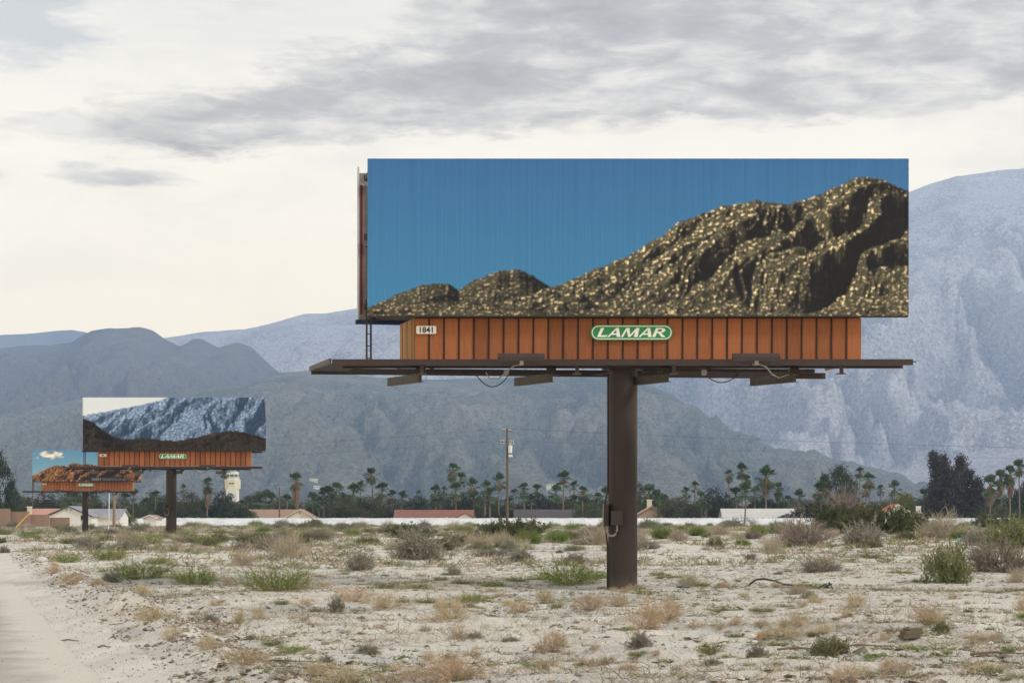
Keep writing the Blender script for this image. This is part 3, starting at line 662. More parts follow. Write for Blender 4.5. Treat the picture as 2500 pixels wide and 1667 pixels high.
    for z in (7.7, 9.66, 11.3):
        q0, q1 = A - nr * 0.30 + dr * 0.1, Bp - nr * 0.30
        Bd(MB().prism(quad(q0, q1, 0.12), z, z + 0.16), 'rail', 'dark_steel')
    for z, y0 in ((11.38, 0), (9.5, 0), (7.62, 0)):           # braces between the faces at both ends
        Bd(MB().bar((-3.75, 55.72, z), (-4.05, 57.05, z), 0.10, 0.14), 'cross_brace', 'dark_steel')
        Bd(MB().bar((3.2, 55.72, z), (3.2, 58.5, z), 0.10, 0.14), 'cross_brace', 'dark_steel')
    wire = [(-4.22, 57.2, 11.25), (-4.1, 57.0, 11.16), (-4.0, 56.9, 11.23), (-4.02, 56.8, 11.1), (-3.95, 56.6, 11.2)]
    Bd(MB().tube(wire, 0.018, 6), 'tie_rope', 'galvanised', smooth=True)
    # ladder on the left
    ld = Bd(MB().box(-4.015, -3.965, 56.20, 56.26, 6.05, 7.9), 'ladder_rail', 'brown_paint')
    ld2 = Bd(MB().box(-3.905, -3.855, 56.28, 56.34, 6.05, 7.9), 'ladder_rail', 'brown_paint')
    for k in range(5):
        z = 6.3 + k * 0.33; Bd(MB().bar((-3.99, 56.23, z), (-3.88, 56.31, z), 0.025), 'rung', 'brown_paint')
    # ---- skirt of upright boards
    n = 30; x0, x1 = -2.66, 9.50; w = (x1 - x0) / n
    Bd(MB().box(x0 + 0.02, x1 - 0.02, 55.755, 55.80, 6.20, 7.36), 'skirt_backing', 'batten_brown')
    pm = MB().box(0.024, w - 0.024, 0, 0.045, 6.16, 7.335).mesh('plank')
    bm_ = MB().box(-0.022, 0.022, -0.018, 0.04, 6.155, 7.335).mesh('batten')
    for i in range(n):
        obj_from('plank', pm, 'stained_plank', root, (x0 + i * w - O[0], 55.70 - O[1] + random.uniform(-0.003, 0.003), -O[2]))
        if i: obj_from('batten', bm_, 'batten_brown', root, (x0 + i * w - O[0] + random.uniform(-0.004, 0.004), 55.70 - O[1], -O[2]))
    a, b_ = Vector((x0, 55.72)), Vector((-3.14, 57.5)); n2 = 6; dv = (b_ - a) / n2; dn = dv.normalized()
    for i in range(n2):
        q = a + dv * i; e = q + dv - dn * 0.03; sd = Vector((dn.y, -dn.x)) * 0.04
        j = 0.012 * (i % 2)
        Bd(MB().prism([(q.x - j, q.y), (e.x - j, e.y), (e.x + abs(sd.x) - j, e.y + 0.01), (q.x + abs(sd.x) - j, q.y + 0.01)], 6.16, 7.335), 'end_plank', 'raw_plank')
    c2, d2 = Vector((x1, 55.72)), Vector((9.1, 59.4)); dv = (d2 - c2) / 7; dn = dv.normalized()
    for i in range(7):
        q = c2 + dv * i; e = q + dv - dn * 0.03
        Bd(MB().prism([(q.x, q.y), (q.x - 0.04, q.y), (e.x - 0.04, e.y), (e.x, e.y)], 6.16, 7.335), 'end_plank', 'raw_plank')
    # ---- number plate
    np_ = Bd(MB().prism_y([(x * 1.0 - 2.655 + 0.325, z + 7.02) for x, z in rounded(0.545, 0.215, 0.035)], 55.655, 55.672), 'number_plate', 'plate_white')
    tm = text_mesh(number, 0.36, 0.165, 0.025); obj_from('number', tm, 'letter_black', np_, (-2.33 - O[0], 55.652 - O[1], 7.02 - O[2]))
    # ---- maker's sign
    sx, sz = 3.25, 6.945
    s1 = Bd(MB().prism_y([(x + sx, z + sz) for x, z in stadium(2.24, 0.42)], 55.625, 55.66), 'logo_sign', 'sign_green')
    Bd(MB().prism_y([(x + sx, z + sz) for x, z in stadium(2.17, 0.365)], 55.621, 55.6245), 'sign_border', 'sign_white', s1)
    Bd(MB().prism_y([(x + sx, z + sz) for x, z in stadium(2.12, 0.315)], 55.617, 55.6205), 'sign_field', 'sign_green', s1)
    lm = obj_from('lettering', LETTERS, 'sign_white', s1, (sx - O[0] - 0.01, 55.612 - O[1], sz - O[2]))
    # ---- walkways
    Bd(MB().box(-4.74, 10.57, 53.97, 54.03, 5.945, 6.10), 'walkway_beam', 'brown_paint')
    Bd(MB().box(-4.55, 10.45, 54.04, 54.98, 5.985, 6.02), 'walkway_deck', 'dark_steel')
    Bd(MB().box(-4.55, 10.5, 54.99, 55.05, 5.93, 6.07), 'walkway_beam', 'brown_paint')
    Bd(MB().bar((-4.79, 53.99, 6.055), (-5.62, 57.05, 6.055), 0.06, 0.13), 'walkway_beam', 'grey_steel')
    Bd(MB().prism([(-4.72, 54.1), (-3.9, 54.1), (-4.6, 57.0), (-5.53, 57.0)], 5.99, 6.01), 'walkway_deck', 'dark_steel')
    Bd(MB().box(10.571, 10.66, 53.985, 54.015, 6.02, 6.05), 'beam_pin', 'dark_steel')
    rb0, rb1 = Vector((-5.62, 57.1)), Vector((9.1, 60.9)); rd = (rb1 - rb0).normalized()
    Bd(MB().bar((-5.60, 57.1, 5.99), (-4.1, 57.3, 5.99), 0.08, 0.16), 'walkway_beam', 'dark_steel')
    Bd(MB().bar((-4.5, 57.3, 6.0), (9.05, 59.2, 6.0), 0.10, 0.17), 'walkway_beam', 'brown_paint')
    Bd(MB().bar((-3.2, 57.0, 5.99), (4.2, 57.9, 5.99), 0.10, 0.14), 'walkway_beam', 'dark_steel')
    Bd(MB().bar((3.6, 56.6, 5.99), (8.4, 56.9, 5.99), 0.12, 0.10), 'walkway_beam', 'dark_steel')
    Bd(MB().prism([(-4.3, 57.36), (9.0, 59.26), (9.0, 60.0), (-4.3, 58.1)], 6.0, 6.03), 'walkway_deck', 'dark_steel')
    for xa in (-2.45, 1.05, 4.15, 7.55):                     # cantilever arms running front to back
        f = Vector((xa, 54.1)); k = Vector((xa - 0.95, 56.5))
        Bd(MB().bar((f.x, f.y + 0.6, 5.66), (k.x, k.y, 5.66), 0.09, 0.22), 'cantilever_arm', 'grey_steel')
        Bd(MB().bar((f.x + 0.02, f.y + 0.6, 5.552), (k.x, k.y, 5.552), 0.18, 0.012), 'arm_flange', 'grey_steel')
        Bd(MB().box(xa - 0.13, xa + 0.13, 54.75, 54.95, 5.75, 5.925), 'arm_bracket', 'dark_steel')
    for xa in (-2.38, 1.72, 4.28, 8.7):
        Bd(MB().box(xa - 0.05, xa + 0.05, 54.05, 54.12, 5.74, 5.94), 'hanger', 'brown_paint')
        Bd(MB().box(xa - 0.11, xa + 0.11, 54.02, 54.3, 5.715, 5.738), 'hanger_plate', 'grey_steel')
    # ---- floodlights
    for xa in (0.24, 6.36):
        lt = Bd(MB().prism([(xa - 0.61, 53.2), (xa + 0.61, 53.2), (xa + 0.61, 53.55), (xa - 0.61, 53.55)], 6.10, 6.20, [(xa - 0.61, 53.26), (xa + 0.61, 53.26), (xa + 0.61, 53.5), (xa - 0.61, 53.5)]), 'floodlight', 'brown_paint')
        Bd(MB().box(xa - 0.615, xa + 0.615, 53.19, 53.56, 6.02, 6.10), 'lamp_housing', 'brown_paint', lt)
        Bd(MB().box(xa - 0.04, xa + 0.06, 53.3, 53.42, 5.90, 6.018), 'lamp_bracket', 'galvanised', lt)
        Bd(MB().bar((xa, 53.36, 5.93), (xa, 54.0, 5.96), 0.05), 'lamp_arm', 'galvanised', lt)
        Bd(MB().tube([(xa + 0.05, 53.4, 5.93), (xa - 0.2, 53.7, 5.90), (xa - 0.45, 54.1, 5.72), (xa - 0.6, 54.3, 5.60), (xa - 0.85, 54.3, 5.62), (xa - 0.93, 54.3, 5.78)] if xa < 3 else
                     [(xa + 0.05, 53.4, 5.93), (xa + 0.3, 53.7, 5.88), (xa + 0.5, 54.0, 5.70), (xa + 0.72, 54.3, 5.63), (xa + 0.98, 54.3, 5.72), (xa + 1.0, 54.3, 5.9)], 0.018, 6), 'cable', 'grey_conduit', lt, True)
    def sag(p, q, d, k=9):
        return [(p[0] + (q[0] - p[0]) * t, p[1] + (q[1] - p[1]) * t, p[2] + (q[2] - p[2]) * t - d * 4 * t * (1 - t)) for t in [i / k for i in range(k + 1)]]
    for p_, q_, dd in (((-2.2, 54.5, 5.9), (-0.9, 54.6, 5.80), 0.06), ((-0.95, 54.6, 5.72), (0.0, 54.5, 5.86), 0.38), ((1.0, 54.5, 5.9), (2.7, 55.5, 5.85), 0.12),
                       ((-0.2, 55.0, 5.80), (-1.6, 55.0, 5.86), -0.04), ((3.3, 54.4, 5.93), (4.4, 54.5, 5.86), 0.12), ((5.1, 54.9, 5.84), (6.1, 54.9, 5.80), 0.28), ((5.2, 54.5, 5.9), (6.3, 54.6, 5.84), 0.07)):
        Bd(MB().tube(sag(p_, q_, dd), 0.014, 5), 'cable', 'black_rubber', smooth=True)
    for xq, zq in ((5.15, 5.80), (-0.15, 5.80)):
        Bd(MB().box(xq - 0.07, xq + 0.07, 54.85, 54.95, zq - 0.06, zq + 0.08), 'junction_box', 'galvanised')
    if slogan:
        t1 = text_mesh('DESERT', 1.27, 0.34); obj_from('lettering', t1, 'letter_pale', fp, (4.75 - O[0], 55.414 - O[1], 7.66 - O[2]))
        t2 = text_mesh('EXHIBITION OF ART', 3.3, 0.34); obj_from('lettering', t2, 'letter_grey', fp, (7.22 - O[0], 55.414 - O[1], 7.66 - O[2]))
    return root
def rounded(w, h, r, n=4):
    pts = []
    for cx_, cz_, a0 in ((w / 2 - r, h / 2 - r, 90), (w / 2 - r, -h / 2 + r, 0), (-w / 2 + r, -h / 2 + r, -90), (-w / 2 + r, h / 2 - r, -180)):
        for k in range(n + 1): t = R(a0 - 90 * k / n); pts.append((cx_ + r * math.cos(t), cz_ + r * math.sin(t)))
    return pts
billboard((0, 0), 'large billboard picturing a sunlit rocky ridge under deep blue sky, numbered 1841', 'print_gold_ridge', '1841', 0.0, 'printed landscape of golden rocks under a deep blue sky')
billboard((-30.4, 108.26), 'billboard picturing pale blue granite slopes above dark brown hills', 'print_blue_granite', '1861', -0.42, 'printed landscape of blue granite and dark hills')
billboard((-60.65, 220.2), 'billboard with orange lit ridge, white cloud and DESERT EXHIBITION OF ART lettering', 'print_orange_ridge', '1881', -1.22, 'printed landscape of an orange lit ridge with a cloud', True)

# ================================================================== VEGETATION
material('sage_leaf', (0.25, 0.25, 0.195), 0.9, 0.25, 6.0, rand=0.14, transl=0.2)
material('grey_twig', (0.255, 0.22, 0.185), 0.9, 0.2, 6.0, rand=0.12)
material('olive_leaf', (0.145, 0.165, 0.06), 0.85, 0.25, 6.0, rand=0.15, transl=0.25)
material('bright_leaf', (0.175, 0.235, 0.058), 0.8, 0.25, 6.0, rand=0.15, transl=0.3)
material('creosote_leaf', (0.075, 0.092, 0.032), 0.6, 0.3, 4.0, rand=0.15, transl=0.2)
material('straw', (0.46, 0.365, 0.245), 0.9, 0.2, 4.0, rand=0.12, transl=0.2)
material('pale_straw', (0.43, 0.375, 0.285), 0.9, 0.2, 4.0, rand=0.1, transl=0.2)
material('dead_twig', (0.15, 0.115, 0.09), 0.9, 0.2, 4.0, rand=0.1)
material('flower_cream', (0.70, 0.64, 0.34), 0.8)
material('palm_leaf', (0.055, 0.088, 0.029), 0.55, 0.25, 1.0, rand=0.2, transl=0.2)
material('palm_leaf_grey', (0.09, 0.125, 0.07), 0.6, 0.25, 1.0, rand=0.15, transl=0.2)
material('palm_dead', (0.235, 0.165, 0.115), 0.9, 0.3, 1.0, rand=0.15)
material('palm_trunk', (0.19, 0.145, 0.115), 0.95, 0.25, 2.0, rand=0.2, bump=0.4, bscale=6)
material('bark', (0.13, 0.10, 0.08), 0.95, 0.25, 2.0)
material('tree_dark', (0.032, 0.044, 0.021), 0.7, 0.3, 0.5, rand=0.15, transl=0.15)
material('tree_olive', (0.078, 0.086, 0.038), 0.75, 0.3, 0.5, rand=0.15, transl=0.2)
material('tree_green', (0.048, 0.076, 0.026), 0.7, 0.3, 0.5, rand=0.15, transl=0.2)
material('tree_blue', (0.045, 0.060, 0.046), 0.75, 0.3, 0.5, rand=0.12, transl=0.15)
material('tree_yellow', (0.175, 0.180, 0.028), 0.75, 0.2, 0.5, rand=0.05, transl=0.25)
material('tree_casuarina', (0.050, 0.050, 0.045), 0.8, 0.25, 0.5, rand=0.08, transl=0.1)
material('tree_bare', (0.30, 0.225, 0.19), 0.9, 0.2, 0.5, rand=0.05)

def unit(n):
    v = rng.normal(size=(n, 3)); return v / np.linalg.norm(v, axis=1)[:, None]
class VB:
    """quads only: leaves, blades and ribbons, by material index"""
    def __init__(s): s.V = []; s.F = []; s.I = []; s.n = 0
    def add(s, V, F, mi):
        s.V.append(V); s.F.append(F + s.n); s.I.append(np.full(len(F), mi)); s.n += len(V)
    def leaves(s, C, size, mi=0, aspect=0.5, D=None, jitter=0.35):
        n = len(C); a = unit(n) if D is None else D + 0.5 * unit(n); a /= np.linalg.norm(a, axis=1)[:, None]
        b_ = np.cross(a, unit(n)); b_ /= np.linalg.norm(b_, axis=1)[:, None] + 1e-9
        L = (size * (1 + jitter * rng.uniform(-1, 1, n)))[:, None] / 2
        V = np.stack([C - a * L, C + b_ * L * aspect, C + a * L, C - b_ * L * aspect], 1).reshape(-1, 3)
        s.add(V, np.arange(4 * n).reshape(n, 4), mi)
    def ribbons(s, P, w0, w1, mi=0):
        """P: (n, k, 3) paths"""
        n, k, _ = P.shape
        d = np.diff(P, axis=1); d = np.concatenate([d, d[:, -1:]], 1)
        sd = np.cross(d, unit(n)[:, None, :]); sd /= np.linalg.norm(sd, axis=2)[..., None] + 1e-9
        w = np.linspace(w0, w1, k)[None, :, None] / 2
        V = np.stack([P - sd * w, P + sd * w], 2).reshape(-1, 3)
        base = (np.arange(n) * k * 2)[:, None] + (np.arange(k - 1) * 2)[None, :]
        F = np.stack([base, base + 1, base + 3, base + 2], -1).reshape(-1, 4)
        s.add(V, F, mi)
    def mesh(s, name): return mesh_np(name, np.concatenate(s.V), np.concatenate(s.F), np.concatenate(s.I))
def arcs(n, k, spread, reach, lift, base_r=0.05, curve=0.3, jit=0.05):
    """n curved stems from the foot; spread = how far from upright (0..1)"""
    th = rng.uniform(0, 2 * np.pi, n); inc = np.arccos(1 - rng.uniform(0, 1, n) * spread)
    d = np.stack([np.sin(inc) * np.cos(th), np.sin(inc) * np.sin(th), np.cos(inc)], -1)
    L = reach * rng.uniform(0.55, 1.05, n)
    t = np.linspace(0, 1, k)
    b0 = np.stack([np.cos(th), np.sin(th), 0 * th], -1) * (base_r * rng.uniform(0, 1, n))[:, None]
    P = b0[:, None, :] + d[:, None, :] * (L[:, None] * t[None, :])[..., None]
    P[..., 2] *= lift
    bend = curve * rng.normal(size=(n, 1, 3)) * (t ** 2)[None, :, None] * L[:, None, None]; bend[..., 2] = -np.abs(bend[..., 2]) * 0.5
    P = P + bend + jit * rng.normal(size=P.shape) * t[None, :, None] * reach
    P[..., 2] = np.maximum(P[..., 2], 0.0)
    return P
def twigs(P, m, length, k=3, up=0.4):
    """m side twigs from every path, starting in its outer part"""
    n, kk, _ = P.shape; idx = np.repeat(np.arange(n), m); t = rng.uniform(0.35, 1.0, n * m) * (kk - 1)
    i0 = np.minimum(t.astype(int), kk - 2); f = (t - i0)[:, None]
    S = P[idx, i0] * (1 - f) + P[idx, i0 + 1] * f
    d = P[idx, i0 + 1] - P[idx, i0]; d /= np.linalg.norm(d, axis=1)[:, None] + 1e-9
    d = d + 0.8 * unit(n * m); d[:, 2] += up; d /= np.linalg.norm(d, axis=1)[:, None]
    L = length * rng.uniform(0.4, 1.1, n * m)
    q = np.linspace(0, 1, k)
    return S[:, None, :] + d[:, None, :] * (L[:, None] * q[None, :])[..., None]
# all shrub prototypes are about 1 m across and their height is given as a share of that
def mesh_saltbush(name, leaf_mat, lift=0.9, n=80, leaves=3800, leaf=0.036):
    b_ = VB(); P = arcs(n, 5, 0.92, 0.5, lift, 0.10, 0.25, 0.02); b_.ribbons(P, 0.016, 0.006, 1)
    T = twigs(P, 7, 0.17, 3, 0.3); b_.ribbons(T, 0.010, 0.005, 1)
    T2 = twigs(T, 2, 0.08, 2, 0.3); b_.ribbons(T2, 0.007, 0.004, 1)
    src = np.concatenate([T.reshape(-1, 3), T2.reshape(-1, 3)])
    C = src[rng.integers(0, len(src), leaves)] + rng.normal(size=(leaves, 3)) * 0.014
    C[:, 2] = np.maximum(C[:, 2], 0.005)
    b_.leaves(C, leaf, 0, 0.5); me = b_.mesh(name)
    for q in (leaf_mat, 'grey_twig'): me.materials.append(M[q])
    return me
def mesh_mound(name, leaf_mat, lift=0.8, n=420):
    """dense broom-like bush of upright green stems"""
    b_ = VB(); P = arcs(n, 4, 0.85, 0.5, lift, 0.16, 0.10, 0.015); b_.ribbons(P, 0.014, 0.004, 0)
    T = twigs(P, 3, 0.14, 3, 0.7); b_.ribbons(T, 0.008, 0.003, 0)
    D = arcs(60, 4, 0.9, 0.42, 0.55, 0.2, 0.2, 0.02); b_.ribbons(D, 0.010, 0.004, 1)
    me = b_.mesh(name)
    for q in (leaf_mat, 'grey_twig'): me.materials.append(M[q])
    return me
def mesh_dry(name, mat, lift=0.9, n=62, dark=True, spread=0.9):
    b_ = VB(); P = arcs(n, 5, spread, 0.46, lift, 0.05, 0.35, 0.02); b_.ribbons(P, 0.008, 0.004, 0)
    T = twigs(P, 7, 0.19, 3, 0.45); b_.ribbons(T, 0.006, 0.003, 0)
    T2 = twigs(T, 2, 0.08, 2, 0.2); b_.ribbons(T2, 0.005, 0.003, 0)
    if dark:
        D = arcs(26, 4, 0.8, 0.22, lift, 0.05, 0.2, 0.02); b_.ribbons(D, 0.010, 0.004, 1)
    src = T2.reshape(-1, 3); C = src[rng.integers(0, len(src), 900)]; b_.leaves(C, 0.016, 0, 0.4)
    me = b_.mesh(name)
    for q in (mat, 'dead_twig'): me.materials.append(M[q])
    return me
def mesh_tuft(name, mat, mat2, lift=0.9, n=520, fl=0):
    b_ = VB(); P = arcs(n, 4, 0.6, 0.5, lift, 0.30, 0.25, 0.02); b_.ribbons(P, 0.009, 0.003, 0)
    D = arcs(n // 4, 4, 0.9, 0.5, lift * 0.8, 0.22, 0.35, 0.03); b_.ribbons(D, 0.008, 0.003, 1)
    src = P[:, 1:3].reshape(-1, 3); C = src[rng.integers(0, len(src), n * 4)] + rng.normal(size=(n * 4, 3)) * 0.025; C[:, 2] = np.maximum(C[:, 2], 0.01)
    b_.leaves(C, 0.030, 0, 0.4)
    if fl:
        C = P[rng.integers(0, n, fl), 3] + rng.normal(size=(fl, 3)) * 0.02; C[:, 2] = np.maximum(C[:, 2], 0.02); b_.leaves(C, 0.028, 2, 0.9)
    me = b_.mesh(name)
    for q in (mat, mat2, 'flower_cream'): me.materials.append(M[q])
    return me
def mesh_fern(name, lift):
    """loose feathery weed clump, green with dead stalks"""
    b_ = VB(); P = arcs(150, 5, 0.7, 0.5, lift, 0.32, 0.3, 0.03); b_.ribbons(P, 0.008, 0.003, 0)
    T = twigs(P, 7, 0.13, 3, 0.4); b_.ribbons(T, 0.006, 0.003, 0)
    D = arcs(70, 5, 0.75, 0.58, lift, 0.34, 0.35, 0.03); b_.ribbons(D, 0.006, 0.003, 1); b_.ribbons(twigs(D, 4, 0.12, 3, 0.3), 0.005, 0.002, 1)
    src = T.reshape(-1, 3); C = src[rng.integers(0, len(src), 2600)] + rng.normal(size=(2600, 3)) * 0.012; C[:, 2] = np.maximum(C[:, 2], 0.01); b_.leaves(C, 0.024, 0, 0.45)
    C = src[rng.integers(0, len(src), 60)]; b_.leaves(C, 0.026, 2, 0.9)
    me = b_.mesh(name)
    for q in ('bright_leaf', 'straw', 'flower_cream'): me.materials.append(M[q])
    return me
def mesh_creosote(lift=0.85, n=46, leaves=9000):
    s_ = VB(); P = arcs(n, 6, 0.62, 0.62, lift, 0.12, 0.22, 0.02); s_.ribbons(P, 0.014, 0.004, 0)
    T = twigs(P, 8, 0.2, 3, 0.5); s_.ribbons(T, 0.005, 0.002, 0)
    st = s_.mesh('stems'); st.materials.append(M['grey_twig'])
    f_ = VB(); src = T[:, 1:].reshape(-1, 3); cl = src[rng.integers(0, len(src), 700)]
    C = cl[rng.integers(0, len(cl), leaves)] + rng.normal(size=(leaves, 3)) * 0.022; C[:, 2] = np.maximum(C[:, 2], 0.03)
    f_.leaves(C, 0.030, 0, 0.65); fo = f_.mesh('foliage'); fo.materials.append(M['creosote_leaf'])
    return st, fo

KIND = {
    'saltbush': ([mesh_saltbush('saltbush', 'sage_leaf', q) for q in (0.95, 0.8, 1.0)], 0.5, 'rounded grey-green saltbush', 'shrub', 'grey saltbushes on the sand'),
    'twiggy_bush': ([mesh_saltbush('twiggy_bush', 'grey_twig', 0.9, 120, 1800, 0.026), mesh_saltbush('twiggy_bush', 'grey_twig', 0.8, 110, 1700, 0.026)], 0.5, 'leafless grey-brown twiggy bush', 'shrub', 'leafless twiggy bushes'),
    'olive_bush': ([mesh_saltbush('olive_bush', 'olive_leaf', 0.9, 80, 4200, 0.04), mesh_saltbush('olive_bush', 'olive_leaf', 0.8, 70, 4000, 0.04)], 0.5, 'olive green leafy bush', 'shrub', 'olive desert bushes'),
    'broom_bush': ([mesh_mound('broom_bush', 'bright_leaf'), mesh_mound('broom_bush', 'olive_leaf', 0.7)], 0.48, 'dense green mounded bush', 'shrub', 'green mounded bushes'),
    'straw_bush': ([mesh_dry('straw_bush', 'pale_straw', 0.95, 100, False), mesh_dry('straw_bush', 'pale_straw', 0.8, 95, False)], 0.5, 'pale straw coloured bush', 'shrub', 'pale straw bushes'),
    'dry_tumbleweed': ([mesh_dry('dry_tumbleweed', 'straw', q) for q in (0.9, 0.7, 1.0)], 0.5, 'tan wispy dried weed', 'weed', 'tan dried weeds'),
    'green_tuft': ([mesh_fern('green_tuft', 0.9), mesh_fern('green_tuft', 0.75), mesh_fern('green_tuft', 0.85)], 0.5, 'bright green weed tuft', 'weed', 'green tufts of weeds'),
    'flowering_weed': ([mesh_tuft('flowering_weed', 'olive_leaf', 'straw', 0.6, 220, 90), mesh_tuft('flowering_weed', 'olive_leaf', 'straw', 0.5, 200, 60)], 0.35, 'low cream flowered weed', 'weed', 'cream flowered weeds'),
    'grass_patch': ([mesh_tuft('grass_patch', 'bright_leaf', 'bright_leaf', 0.4, 150)], 0.25, 'patch of short green grass', 'grass', 'short grass patches'),
}
LAND = [(20, 'near the brown block wall'), (160, 'near the white gabled house'), (270, 'near the grey tiled roof'), (420, 'beyond the blue granite billboard'), (565, 'near the control tower'), (690, 'near the brown-roofed house with cream gable'), (860, 'between the brown-roofed and red-brown roofs'),
        (1055, 'near the red-brown roof'), (1230, 'near the utility pole'), (1340, 'near the long dark roof'), (1480, 'just beyond the largest billboard pole'), (1590, 'near the stucco house with a chimney'), (1720, 'between the stucco house and the white roof'), (1850, 'near the white-roofed house'), (2000, 'near the dark hedge'), (2130, 'beyond the creosote clump'),
        (2210, 'near the red tile roof'), (2333, 'near the huge feathery tree'), (2450, 'among the tallest shaggy palms')]
def near_land(sx): return min(LAND, key=lambda q: abs(q[0] - sx))[1]
def zone(X, Y, sx):
    e = X - road_edge_x(Y)
    if math.hypot(X - PX, Y - PY) < 7: return 'around the foot of the largest billboard'
    if math.hypot(X - PX + 30.4, Y - PY - 108.3) < 16: return 'around the foot of the blue granite billboard'
    if math.hypot(X - PX + 60.6, Y - PY - 220.2) < 26: return 'around the foot of the orange ridge billboard'
    if e < 4.5: return 'along the churned edge of the dirt road'
    if Y > 290: return 'before the bank ' + near_land(sx)
    if X > 11 and 72 < Y < 190: return 'on the sandy rise around the creosote clump'
    if Y < 40: return 'on crusted ground around the wood block' if X > 3.5 else 'on gravel between the road and the crust ledges'
    if Y < 75: return 'on bare sand beside the black hose' if X > 5 else 'on the sand between road and largest billboard'
    return 'on the flat beyond the largest billboard' if X > -12 else 'on the flat between the first two billboards'
def plant(kind, sx, sy, w, h, label=None, z_off=-0.02):
    """plant by the photo: foot at (sx, sy), w x h in photo pixels"""
    ms, hs, lab, cat, grp = KIND[kind]
    X, Y, Z = hit(sx, sy); k = Y / FPX
    me = ms[random.randrange(len(ms))]
    o = bpy.data.objects.new(kind, me); col.objects.link(o)
    o.location = (X, Y, Z + z_off); o.rotation_euler = (0, 0, random.uniform(0, 6.28))
    W = w * k; W *= 1.12; o.scale = (W, W, max(1.35 * h * k / hs, 0.06))
    sz = 'small ' if W < 0.55 else ('large ' if W > 1.9 else '')
    tag(o, label or (sz + lab + ' ' + zone(X, Y, sx)), cat, grp)
    return o
